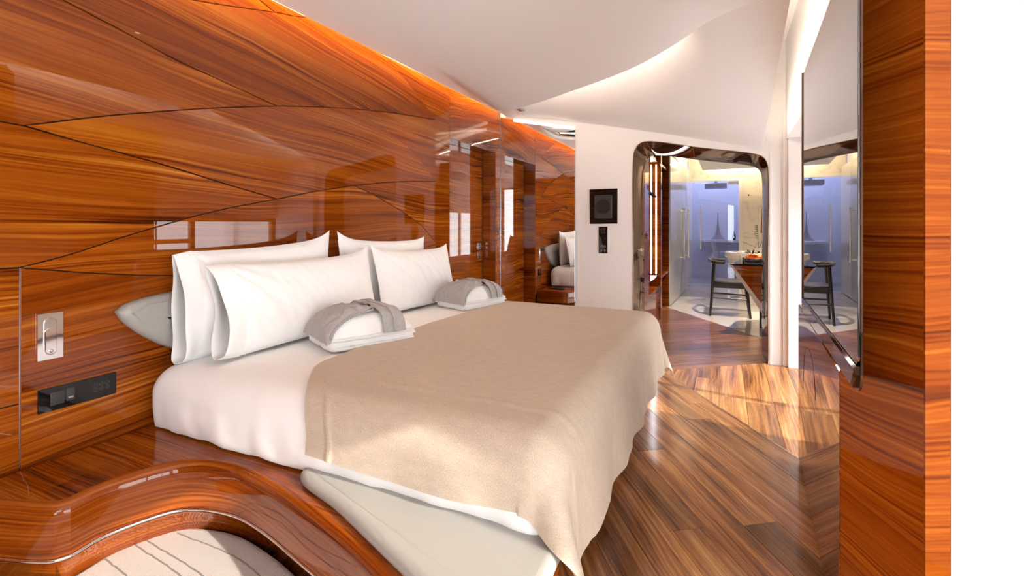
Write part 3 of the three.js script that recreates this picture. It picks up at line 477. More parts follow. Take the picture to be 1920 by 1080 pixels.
// ================================================================ MATTRESS, SHEET
const BED = { x0: 0.045, x1: 1.86, s0: 1.135, s1: 3.215, y0: 0.375, y1: 0.625 };
{
  const t = thing('mattress', 'thick mattress in a smooth white fitted duvet cover', 'mattress', [0.95, 0.37, 2.17]);
  const w = BED.x1 - BED.x0, d = BED.s1 - BED.s0, h = 0.255;
  const g = softBox(w, h, d, [0.11, 0.105, 0.11], [110, 26, 110], (x, y, z) => {
    const up = sstep(-0.1, 0.1, y), side = 1 - up;
    const n1 = fbm(x * 5 + 3, z * 5 + 11, 256, 256, 3), n2 = noise(x * 11 + z * 3 + 40, y * 5 + z * 2 + 20);
    const tl = clamp((-y - 0.025) / 0.1025, 0, 1), ins = 0.075 * (1 - Math.sqrt(Math.max(0, 1 - tl * tl)));
    if (Math.abs(z) > d / 2 - 0.12) z += Math.sign(z) * ins; if (Math.abs(x) > w / 2 - 0.12) x += Math.sign(x) * ins;
    const crown = 0.012 * (1 - Math.pow(2 * x / w, 2)) * (1 - Math.pow(2 * z / d, 4));
    const q = Math.exp(-Math.pow((y + 0.09) / 0.05, 2)) * 0.012 * noise(x * 9 + 5, z * 9 + 5);
    const fold = 0.004 * side * Math.sin(x * 26 + 3 * n1) * sstep(0.9, 1.0, Math.abs(2 * z / d));
    return [x + side * 0.006 * n2, y + up * (crown + 0.006 * n1) + q * 0.4, z + (z > 0 ? 1 : -1) * (fold + side * 0.008 * n2)];
  });
  part(t, 'duvet', place(g, [(BED.x0 + BED.x1) / 2, BED.y0 + h / 2, (BED.s0 + BED.s1) / 2]), M.sheet);
}
const topY = (x, s) => { const w = BED.x1 - BED.x0, d = BED.s1 - BED.s0, X = x - (BED.x0 + BED.x1) / 2, Z = -(s - (BED.s0 + BED.s1) / 2); return BED.y0 + 0.255 + Math.max(0, 0.012 * (1 - Math.pow(2 * X / w, 2)) * (1 - Math.pow(2 * Z / d, 4))) + 0.006 * fbm(X * 5 + 3, Z * 5 + 11, 256, 256, 3); };
// ================================================================ THROW BLANKET draped over the foot end
{
  const R = 0.105, x1 = BED.x1 + 0.004, sN = BED.s0 - 0.006, sF = BED.s1 + 0.006, yT = 0.648;
  const bend = (o, drop0 = 0) => { // arc length o past the start of the rounded edge -> [out, down]
    if (o <= 0) return [0, 0]; const q = R * Math.PI / 2; if (o < q) { const a = o / R; return [R * Math.sin(a), R * (1 - Math.cos(a))]; } return [R, R + (o - q)]; };
  const inX = x1 - R, inN = sN + R, inF = sF - R;
  const dropN = 0.168, dropF = 0.20, dropX = 0.315;
  const nearLen = R * Math.PI / 2 + dropN - R + 0.02, footLen = R * Math.PI / 2 + dropX - R + 0.03, farLen = R * Math.PI / 2 + dropF - R + 0.04;
  const fn = (u, v) => {
    const b = lerp(-farLen, inF - inN + nearLen, v);              // 0 at far inner line, grows towards the near side
    const oN = b - (inF - inN), oF = -b;
    const xs = 0.735 + 0.05 * sstep(0.5, 0, v) + 0.265 * sstep(-0.22, 0.2, oN) + 0.008 * Math.sin(v * 9);
    const a = lerp(xs, inX + footLen, u), oX = a - inX;
    const side = Math.max(oN, oF, 0), sg = oN > 0 ? -1 : 1;
    const sBase = oN > 0 ? inN : oF > 0 ? inF : inF - b;
    let x, y, s; const n1 = fbm(a * 4 + 2, b * 4 + 9, 256, 256, 3);
    if (oX > 0 && side > 0) {                                     // corner: conical folds
      const r = Math.hypot(oX, side), ph = Math.atan2(side, oX);
      const [o, dn] = bend(r); const far = oN <= 0;
      const k = Math.max(0, r - R * Math.PI / 2);
      const fold = far ? 0.25 + 0.25 * Math.pow(Math.sin(2 * ph), 2) : 0.10 + 0.42 * Math.pow(Math.max(0, Math.sin(3 * ph - 0.5)), 2) * (ph < 1.35 ? 1 : 0.4) + 0.25 * Math.pow(Math.max(0, Math.sin(2 * ph)), 6);
      const out = o + k * fold * 0.7, down = dn - k * (1 - Math.sqrt(Math.max(0.05, 1 - fold * fold * 0.6)));
      x = inX + out * Math.cos(ph); s = sBase + sg * out * Math.sin(ph); y = yT - down;
    } else {
      const [ox, dx] = bend(oX), [os, ds] = bend(side);
      x = (oX > 0 ? inX + ox : a); s = sBase + sg * os; y = yT - dx - ds;
      if (oX > R) { const q = (oX - R) / 0.2; x += 0.012 * q * (Math.sin(b * 16 + 1.3 * n1) * 0.5 + Math.sin(b * 31 + 4) * 0.18) + 0.02 * q; }
      if (side > R) { const q = (side - R) / 0.2; s += sg * (0.008 * q + 0.007 * q * Math.sin(a * 13 + 2 * n1)); y += 0.012 * q * Math.sin(a * 7 + 1); }
    }
    if (oX <= 0.02 && side <= 0.02) y = Math.max(y, topY(x, s) + 0.012) + 0.003 * n1;
    // crease line pressed along the near side and the head edge
    const cr = Math.exp(-Math.pow((oN + 0.10) / 0.012, 2)) * sstep(1.0, 1.2, a); y += 0.004 * cr;
    const cr2 = Math.exp(-Math.pow((a - xs - 0.10) / 0.009, 2)) * sstep(-0.05, 0.05, oN); s -= 0.005 * cr2;
    return [x, y, -s, a, b];
  };
  const t = thing('throw_blanket', 'beige woven throw blanket draped over the foot half of the bed', 'blanket', [1.3, 0.3, 2.1]);
  part(t, 'cloth', sheetSolid(150, 220, fn, 0.007), M.throwM);
}
// ================================================================ PILLOWS
function pillow(label, cx, s0, s1, yb, h, lean, thick, o = {}) {
  const L = s1 - s0, t = thing('pillow', label, 'pillow', [cx, yb, (s0 + s1) / 2], 'pillows leaning on the headboard');
  const k = o.k ?? 0, ear = o.ear ?? [0, 0], roll = o.roll ?? 0;
  const map = (l, v, z) => {                                       // l along s (-1 near .. 1 far), v up (0..1), z outwards from the wall
    const cl = Math.cos(lean), sl = Math.sin(lean), yy = v * h + roll * l;
    return [cx - yy * sl + z * cl, yb + yy * cl + z * sl, -((s0 + s1) / 2 + l * L / 2)];
  };
  const prof = (l, v) => { const a = o.open && l < 0 ? Math.pow(Math.max(0, 1 - Math.pow(Math.abs(l), 9)), 0.5) * lerp(1, 0.94, -l) : Math.pow(Math.max(0, 1 - Math.pow(Math.abs(l), 3.2)), 0.62), b = Math.pow(Math.max(0, 1 - Math.pow(Math.abs(2 * v - 1), 2.6)), 0.6); return a * b; };
  const bodyAt = (l, v, sgn) => {
    const q = 2 * v - 1, pinch = 1 - 0.05 * (1 - q * q), pv = 0.5 + q * 0.5 * (1 - 0.07 * (1 - l * l) * (q > 0 ? 1 : 0.3));
    const wr = (0.010 * fbm(l * 3 + k * 7, v * 3 + k, 256, 256, 3) + 0.006 * noise(l * 9 + v * 5 + k, v * 3 - l * 4 + k * 3)) * (1 - prof(l, v) * 0.5);
    const fan = 0.006 * Math.sin(Math.atan2(1 - v + 0.05, l + 1.05) * 17 + k) * Math.exp(-2.2 * Math.hypot(l + 1, (v - 1) * 0.8)) ;
    const e = q > 0 ? ear[l > 0 ? 1 : 0] * Math.pow(Math.abs(l), 6) * q * q * q : 0;
    return map(l * pinch, pv + e / h, sgn * (thick * 0.5 * prof(l, v) + (sgn > 0 ? wr + fan : wr * 0.5) * (0.3 + prof(l, v))));
  };
  const lo = o.open ? -0.9 : -1;
  const front = grid(56, 34, (u, v) => { const l = lerp(lo, 1, u); const p = bodyAt(l, v, 1); return [...p, l * L / 2, v * h]; });
  const back = grid(56, 34, (u, v) => { const l = lerp(1, lo, u); const p = bodyAt(l, v, -1); return [...p, l * L / 2, v * h]; });
  part(t, 'case', mergeGeometries([front, back]), M.pillow);
  if (o.open) {                                                    // loose open cuff of the pillow case on the near end
    const cuff = (sgn) => sheetSolid(14, 34, (u, v) => {
      const l = lerp(-0.9, -1.09, u), q = 2 * v - 1, b = Math.pow(Math.max(0, 1 - Math.pow(Math.abs(q), 2.2)), 0.75);
      const base = thick * 0.5 * prof(-0.9, v), low = Math.pow(1 - v, 0.7);
      const gap = lerp(base, (sgn > 0 ? 0.075 : 0.04) * (0.12 + 0.88 * low) * Math.pow(Math.max(0, 1 - Math.pow(Math.abs(q), 6)), 0.4), sstep(0, 1, u));
      const wave = 0.010 * u * Math.sin(v * 9 + k + sgn);
      const pinch = 1 - 0.05 * (1 - q * q);
      const p = map(l * pinch + 0.012 * u * Math.sin(v * 6 + k), 0.5 + q * 0.5 * (1 - 0.07 * (1 - 0.81) * (q > 0 ? 1 : 0.3)) - 0.02 * u * Math.abs(q) * q, sgn * (gap + 0.002) + wave * b);
      return [...p, l * L / 2, v * h];
    }, 0.002 * sgn);
    part(t, 'cuff', cuff(1), M.pillow); part(t, 'cuff', cuff(-1), M.pillow);
  }
  return t;
}
pillow('rear white pillow on the near side, behind another pillow and beside the bolster tip', 0.145, 1.24, 2.07, 0.643, 0.48, 0.03, 0.14, { open: true, k: 1.3, ear: [0.0, 0.04], roll: 0.02 });
pillow('rear white pillow on the far side, mostly hidden by the one before it', 0.145, 2.13, 3.02, 0.643, 0.475, 0.03, 0.14, { k: 2.7, ear: [0.045, 0.02], roll: -0.015 });
pillow('front white pillow on the near side with an open cuff', 0.335, 1.31, 2.26, 0.648, 0.41, 0.20, 0.155, { open: true, k: 4.1, ear: [0.0, 0.035] });
pillow('front white pillow on the far side behind the smaller-looking folded robe', 0.335, 2.285, 3.15, 0.648, 0.41, 0.20, 0.155, { k: 6.2, ear: [0.03, 0.03], roll: -0.012 });
// ================================================================ FOLDED ROBES
function robe(label, cx, cs, turn, sc, k) {
  const L = 0.215 * sc, W = 0.15 * sc, H = 0.125 * sc, y0 = topY(cx, cs) + 0.004;
  const t = thing('bathrobe', label, 'robe', [cx, y0, cs], 'folded bathrobes on the bed');
  const ct = Math.cos(turn), st = Math.sin(turn);
  const at = (l, w, y) => [cx + l * ct - w * st, y0 + y, -(cs + l * st + w * ct)];  // l along the bundle, w towards the wall
  const dome = (l, w) => { const a = Math.abs(l), b = Math.abs(w); return Math.pow(Math.max(0, 1 - Math.pow(a, 3.0)), 0.5) * Math.pow(Math.max(0, 1 - Math.pow(b, 3.4)), 0.42) * (1 - 0.16 * l); };
  const low = softBox(2 * L * 0.99, 0.05 * sc, 2 * W * 0.98, [0.03, 0.025, 0.03].map((q) => q * sc), [40, 8, 30], (x, y, z) => [x * (1 + 0.03 * noise(z * 20 + k, y * 12)), y + 0.005 * noise(x * 14 + k, z * 14), z * (1 + 0.05 * noise(x * 16 + k, y * 9 + 3))]);
  low.rotateY(turn); part(t, 'folded_skirt', low.translate(cx, y0 + 0.025 * sc, -cs), M.robe);
  const patch = (f, u0, u1, nu, nv, off, wr, w0 = -1, w1 = 1, thick = 0.006) => sheetSolid(nu, nv, (u, v) => {
    const w = lerp(w0, w1, v), l = f ? lerp(u0(w), u1(w), u) : lerp(u0, u1, u);
    const n = 0.012 * fbm(l * 2.4 + k, w * 2.4 + k * 2, 256, 256, 3) + wr * (0.010 * Math.abs(noise(l * 3.2 + w * 2 + k, w * 2.6 - l * 1.5)) + 0.005 * Math.abs(noise(l * 7 - w * 4 + k, w * 5 + l * 2)));
    const D = dome(l, w), y = 0.035 * sc + (H + 0.0) * D + n * (0.3 + D), e = 1 + off / W;
    const [x, yy, z] = at(l * L * e, w * W * e, y + off); return [x, yy, z, l * L, w * W];
  }, -thick * 0 + thick);
  part(t, 'folded_body', patch(false, -1, 1, 46, 34, 0, 0), M.robe);
  const edge = (w) => lerp(-0.9, 0.07, sstep(-1.0, -0.55, w));
  part(t, 'shawl_collar', patch(true, () => -1.0, (w) => edge(w) - 0.0, 34, 48, 0.010, 1.6, -1, 1), M.robeGrey, 'grey velour shawl collar');
  const roll = []; for (let i = 0; i <= 16; i++) { const w = lerp(1, -0.82, i / 16), l = -0.15 + 0.55 * (w - 0.2) * 0 - 0.1 * w; const a = Math.PI * i / 16; const ll = lerp(0.32, -0.97, i / 16), ww = 0.93 * Math.sin(lerp(0.5, 2.6, i / 16)) ; roll.push([ll, ww]); }
  const rollPts = roll.map(([l, w]) => { const q = at(l * L, w * W, 0.035 * sc + H * dome(l, w) + 0.012); return [q[0], q[1], -q[2]]; });
  part(t, 'collar_roll', tube(rollPts, 0.016 * sc, 40, 10), M.robeGrey);
  // folded white front edge running up to the belt
  const lap = []; for (let i = 0; i <= 18; i++) { const w = lerp(-0.99, -0.5, i / 18), l = edge(w); const p = at(l * L * 1.07, w * W * 1.07, 0.035 * sc + H * dome(l, w) + 0.012); lap.push([p[0], p[1], -p[2]]); }
  part(t, 'collar_edge', tube(lap, 0.006 * sc, 40, 8), M.robeGrey);
  const fold = (y, k2) => { const o = []; for (let i = 0; i <= 14; i++) { const l = lerp(-0.9, 0.95, i / 14); const p = at(l * L * 1.0, -W * (1.0 - 0.10 * Math.pow(Math.abs(l), 4)) - 0.002, y * sc + 0.004 * noise(l * 3 + k2, k)); o.push([p[0], p[1], -p[2]]); } return tube(o, 0.009 * sc, 40, 8); };
  part(t, 'front_fold', fold(0.052, 1), M.robe); part(t, 'front_fold', fold(0.012, 5), M.robe);
  const belt = (c, hw, off, tilt) => patch(true, (w) => c - hw + tilt * w, (w) => c + hw + tilt * w, 8, 40, off, 0.25, -1.0, 1.0, 0.006);
  part(t, 'belt', belt(0.16, 0.13, 0.027, -0.10), M.robeGrey); part(t, 'belt', belt(0.345, 0.11, 0.026, -0.13), M.robeGrey); part(t, 'belt', belt(0.25, 0.05, 0.033, -0.12), M.robeGrey);
  const tg = new THREE.BoxGeometry(0.03 * sc, 0.003, 0.018 * sc); tg.rotateY(turn + 0.4); const q = at(-0.55 * L, 0.15 * W, 0.035 * sc + H * dome(-0.55, 0.15) + 0.034); part(t, 'tag', tg.translate(...q), M.robe, 'small white cloth tag');
}
robe('larger-looking folded white robe with grey collar and belt, nearest the front pillow', 0.62, 1.80, 1.13, 1.0, 3);
robe('folded white robe with grey collar and belt at the far edge of the bed', 0.60, 2.93, 1.28, 0.98, 9);
// ================================================================ FITTINGS ON THE HEADBOARD WALL
{
  const t = thing('reading_lamp', 'polished chrome reading lamp folded flush in its wall plate', 'lamp', [0, 0.81, 0.8635]);
  part(t, 'plate', loft([[0.826, 0.725], [0.901, 0.725], [0.901, 0.896], [0.826, 0.896]], [[0, 0.0], [0, 0.004], [0.0015, 0.006]], onWall, false, true), M.chrome);
  part(t, 'recess_ring', loft(roundRect(0.8445, 0.8825, 0.742, 0.878, 0.0188, 12), [[0, 0.0062], [0, 0.0085], [0.0016, 0.0085]], onWall, false, false), M.chrome);
  part(t, 'recess', loft(roundRect(0.8452, 0.8818, 0.743, 0.877, 0.018, 12), [[0, 0.0058], [0, 0.0064]], onWall, false, true), M.satin);
  const arm = part(t, 'lamp_arm', loft(roundRect(0.8468, 0.8802, 0.745, 0.842, 0.0165, 12), [[0, 0.006], [0, 0.0095], [0.0015, 0.011]], onWall, false, true), M.chrome);
  part(arm, 'knob', sphereish(0.0062).translate(0.0125, 0.757, -0.8635), M.chrome);
  const p = thing('socket_panel', 'long black glass socket and switch panel below the reading lamp', 'socket', [0, 0.535, 0.95]);
  part(p, 'glass_plate', loft([[0.829, 0.536], [1.066, 0.536], [1.066, 0.622], [0.829, 0.622]], [[0, 0.0], [0, 0.007], [0.001, 0.008]], onWall, false, true), M.blackGlass);
  const so = part(p, 'socket', loft([[0.862, 0.555], [0.902, 0.555], [0.902, 0.602], [0.862, 0.602]], [[0, 0.0078], [0, 0.0092], [0.001, 0.0095]], onWall, false, true), M.darkGrey);
  for (let i = 0; i < 3; i++) for (let j = 0; j < 3; j++) if (i !== 1 || j !== 1) part(so, 'socket_hole', loft(roundRect(0.868 + i * 0.012 - 0.0028, 0.868 + i * 0.012 + 0.0028, 0.5635 + j * 0.015 - 0.0028, 0.5635 + j * 0.015 + 0.0028, 0.0025, 4), [[0, 0.0093], [0, 0.0099]], onWall, false, true), M.black);
  const usb = part(p, 'charging_port', loft([[0.908, 0.558], [0.932, 0.558], [0.932, 0.604], [0.908, 0.604]], [[0, 0.0078], [0, 0.0092], [0.001, 0.0095]], onWall, false, true), M.darkGrey);
  part(usb, 'port_slot', loft([[0.913, 0.567], [0.928, 0.567], [0.928, 0.573], [0.913, 0.573]], [[0, 0.0093], [0, 0.0101]], onWall, false, true), M.iconPale);
  const f = (cx, cy) => { const g = new THREE.TorusGeometry(0.0066, 0.0005, 6, 24); g.rotateY(Math.PI / 2); return g.translate(0.0082, cy, -cx); };
  const ic = (cx, cy, pts) => tube(pts.map(([a, b]) => [0.0082, cy + b, cx + a]), 0.0004, 12, 4);
  const shapes = [[[-0.003, 0], [0, 0.003], [0.003, 0]], [[-0.003, -0.002], [0, 0.001], [0.003, 0.002]], [[-0.003, 0.003], [0, 0], [0, -0.004]], [[-0.003, -0.002], [0.003, -0.002], [0.002, 0.003]], [[0.003, 0.002], [-0.002, 0.001], [0.002, -0.003]], [[-0.003, 0.002], [0, -0.002], [0.003, 0.001]]];
  for (let i = 0; i < 3; i++) for (let j = 0; j < 2; j++) { const cx = 0.998 + i * 0.0185, cy = 0.572 + j * 0.0175; const b = part(p, 'touch_key', f(cx, cy), M.icon); part(b, 'key_symbol', ic(cx, cy, shapes[i * 2 + j]), M.icon); }
}
// same socket and lamp on the far side, seen in the mirror
{
  const p = thing('reading_lamp', 'chrome reading lamp plate on the far side of the bed, seen only in the mirror', 'lamp', [0, 0.81, 3.43]);
  part(p, 'plate', loft([[3.40, 0.725], [3.465, 0.725], [3.465, 0.896], [3.40, 0.896]], [[0, 0.0], [0, 0.004], [0.0015, 0.006]], onWall, false, true), M.chrome);
  part(p, 'lamp_arm', loft(roundRect(3.415, 3.45, 0.745, 0.878, 0.0165, 12), [[0, 0.006], [0, 0.0095], [0.0015, 0.011]], onWall, false, true), M.chrome);
  const q = thing('socket_panel', 'small black glass socket panel seen only in the mirror', 'socket', [0, 0.58, 3.44]);
  part(q, 'glass_plate', loft([[3.40, 0.54], [3.50, 0.54], [3.50, 0.62], [3.40, 0.62]], [[0, 0.0], [0, 0.007], [0.001, 0.008]], onWall, false, true), M.blackGlass);
  part(q, 'socket', loft([[3.415, 0.56], [3.45, 0.56], [3.45, 0.60], [3.415, 0.60]], [[0, 0.008], [0, 0.0095]], onWall, false, true), M.darkGrey);
  single('sunglasses_case', 'slim black open loop lying on the far bedside ledge, seen in the mirror', 'case', tube([[0.2, 0.378, 3.40], [0.3, 0.378, 3.40], [0.34, 0.378, 3.44], [0.28, 0.378, 3.48], [0.18, 0.378, 3.47]], 0.011, 40, 10), M.black, [0.26, 0.367, 3.44]);
}
// ================================================================ FITTINGS ON THE END WALL
{
  const S = S_END, pl = (a, b, h) => [a, b, -S + h];
  const t = thing('wall_tablet', 'square black tablet dock on the white wall left of the portal', 'panel', [1.145, 1.395, S]);
  part(t, 'back_plate', loft([[1.006, 1.221], [1.283, 1.224], [1.284, 1.57], [1.004, 1.568]], [[0, 0.0], [0, 0.010], [0.0015, 0.012]], pl, false, true), M.blackGlass);
  const d = part(t, 'dock', loft(roundRect(1.058, 1.232, 1.275, 1.508, 0.012), [[0, 0.012], [0, 0.026], [0.003, 0.029]], pl, false, true), M.darkGrey);
  for (const [a, b] of [[1.075, 1.292], [1.215, 1.292], [1.075, 1.492], [1.178, 1.492], [1.215, 1.462]]) part(d, 'screw', loft(roundRect(a - 0.009, a + 0.009, b - 0.009, b + 0.009, 0.0085, 6), [[0, 0.029], [0, 0.031]], pl, false, true), M.black);
  const disc = new THREE.CylinderGeometry(0.075, 0.075, 0.002, 40); disc.rotateX(Math.PI / 2); part(d, 'brushed_disc', disc.translate(1.145, 1.39, -S + 0.03), std({ color: lin(0.04, 0.035, 0.033), metalness: 0.8, roughness: 0.35 }));
  const k = thing('wall_keypad', 'narrow black glass keypad below the tablet dock', 'keypad', [1.14, 1.06, S]);
  part(k, 'glass_plate', loft([[1.096, 0.927], [1.184, 0.928], [1.184, 1.194], [1.096, 1.193]], [[0, 0.0], [0, 0.008], [0.001, 0.009]], pl, false, true), M.blackGlass);
  const ring = (a, b, r) => new THREE.TorusGeometry(r, 0.0012, 6, 20).translate(a, b, -S + 0.0095);
  for (const [a, b] of [[1.126, 1.166], [1.154, 1.166], [1.126, 1.137], [1.154, 1.137]]) part(k, 'round_key', ring(a, b, 0.008), M.icon);
  for (const a of [1.118, 1.162]) part(k, 'arrow_key', tube([[a - 0.006, 1.07, S - 0.0095], [a, 1.078, S - 0.0095], [a + 0.006, 1.07, S - 0.0095]], 0.0011, 12, 5), M.icon);
  // segment display: four blocky glyphs
  const gl = [[[0, 0], [0, 2], [1, 2], [1, 1], [0, 1]], [[0, 0], [0, 2], [1, 2], [1, 0], [0, 0]], [[0, 0], [0, 2], [0, 1], [1, 1], [1, 2], [1, 0]], [[1, 2], [0, 2], [0, 0], [1, 0], [1, 1]]];
  gl.forEach((q, i) => { const g = []; for (let j = 0; j + 1 < q.length; j++) g.push(bar([1.114 + i * 0.0145 + q[j][0] * 0.010, 0.990 + q[j][1] * 0.009, S - 0.0095], [1.114 + i * 0.0145 + q[j + 1][0] * 0.010, 0.990 + q[j + 1][1] * 0.009, S - 0.0095], 0.0010, 0.0010, 5)); part(k, 'display_digit', mergeGeometries(g), M.iconPale); });
  for (const a of [1.124, 1.158]) part(k, 'bell_key', loft(roundRect(a - 0.006, a + 0.006, 0.946, 0.962, 0.003, 3), [[0, 0.0088], [0, 0.0096]], pl, false, true), M.iconPale);
}
// ================================================================ CARPET in the curved bay
{
  const c = smooth([[0.22, 0.60], [0.33, 0.70], [0.355, 0.78], [0.342, 0.865], [0.35, 0.955], [0.408, 1.062], [0.488, 1.105], [0.65, 1.135], [0.869, 1.112], [1.01, 1.08], [1.25, 1.03], [1.5, 0.95], [1.75, 0.84], [1.82, 0.6], [1.8, 0.2], [1.6, -0.1], [1.0, -0.2], [0.4, 0.0], [0.2, 0.3]], 150, true).map((p) => [p[0], p[1]]);
  const t = thing('carpet', 'thick cream carpet with carved dark lines in the curved bay beside the bed', 'carpet', [0.9, 0, 0.6]);
  part(t, 'pile', loft(c, [[0, 0.001], [0, 0.088], [0.008, 0.098], [0.02, 0.101]], flat, false, true, 1.0), M.carpet);
  const lines = [[[0.375, 0.785], [0.62, 0.76]], [[0.365, 0.865], [0.54, 0.848], [0.8, 0.80]], [[0.378, 0.946], [0.696, 0.919], [1.0, 0.85]], [[0.39, 0.976], [0.762, 0.949], [1.1, 0.88]], [[0.445, 1.046], [0.779, 1.048], [1.1, 0.975]]];
  for (const q of lines) { const a = q[0], b = q[q.length - 1], m = q.length === 3 ? q[1] : [(a[0] + b[0]) / 2, (a[1] + b[1]) / 2]; const pts = smooth([[a[0], a[1]], m, b], 40).map((p, i) => [p[0] + 0.0025 * noise(i * 1.7, 3), 0.1002 + 0.0006 * noise(i * 2.1, 9), p[1] + 0.0025 * noise(i * 1.9, 7)]); part(t, 'carved_line', tube(pts, 0.0028, 80, 5), M.carpetLine); }
}

// ================================================================ PASSAGE, WARDROBE AND BATHROOM BEYOND THE PORTAL
// boundary of the walnut: from (1.526, 7.135) to (2.622, 5.654)
const bn = [1.481 / 1.8424, 1.096 / 1.8424], bc = bn[0] * 1.526 + bn[1] * 7.135;
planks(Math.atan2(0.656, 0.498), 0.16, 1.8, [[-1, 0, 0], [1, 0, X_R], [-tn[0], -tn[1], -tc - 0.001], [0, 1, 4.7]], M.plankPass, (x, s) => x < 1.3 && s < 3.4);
const floor2 = struct('floor_passage', 'dark walnut passage floor behind the portal', box(0.8, 4.7, -0.2, -0.022, 4.76, 12), M.backing, [2.5, -0.02, 7]);
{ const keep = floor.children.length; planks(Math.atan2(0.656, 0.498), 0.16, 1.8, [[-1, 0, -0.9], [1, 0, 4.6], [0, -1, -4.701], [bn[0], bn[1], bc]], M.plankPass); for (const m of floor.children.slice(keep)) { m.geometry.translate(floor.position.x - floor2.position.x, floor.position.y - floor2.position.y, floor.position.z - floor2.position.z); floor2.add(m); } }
{ const p = [[0.9, 4.7], [4.6, 4.7], [4.6, 11.6], [0.9, 11.6]]; const q = clip(p, -bn[0], -bn[1], -bc - 0.001); const g = loft(q, [[0, -0.02], [0, 0.0]], flat, false, true, 0.3); struct('floor_bathroom', 'glossy white polished bathroom floor', g, M.tile, [2.6, 0, 8.5]); }
// shell of the bathroom
struct('wall_bath_right', 'white wall on the right of the bathroom', box(4.5, 4.7, 0, 2.8, 4.7, 12), M.white, [4.6, 0, 8]);
struct('wall_bath_front', 'white wall behind the end wall of the bedroom', box(2.72, 4.7, 0, 2.8, 4.765, 4.88), M.white, [3.6, 0, 4.82]);
struct('wall_passage_left', 'dark wall behind the open wardrobe', box(0.7, 0.9, 0, 2.8, 4.765, 12), M.white, [0.8, 0, 8]);
const cB = struct('ceiling_bathroom', 'white bathroom ceiling with a lit perimeter cove', box(0.7, 4.7, 2.62, 2.8, 4.765, 12), M.ceil, [2.6, 2.7, 8.4]);
part(cB, 'lower_panel', box(1.85, 4.45, 2.26, 2.29, 4.95, 9.8), M.ceil);
part(cB, 'passage_soffit', box(0.9, 1.85, 2.26, 2.62, 4.765, 7.3), M.ceil);
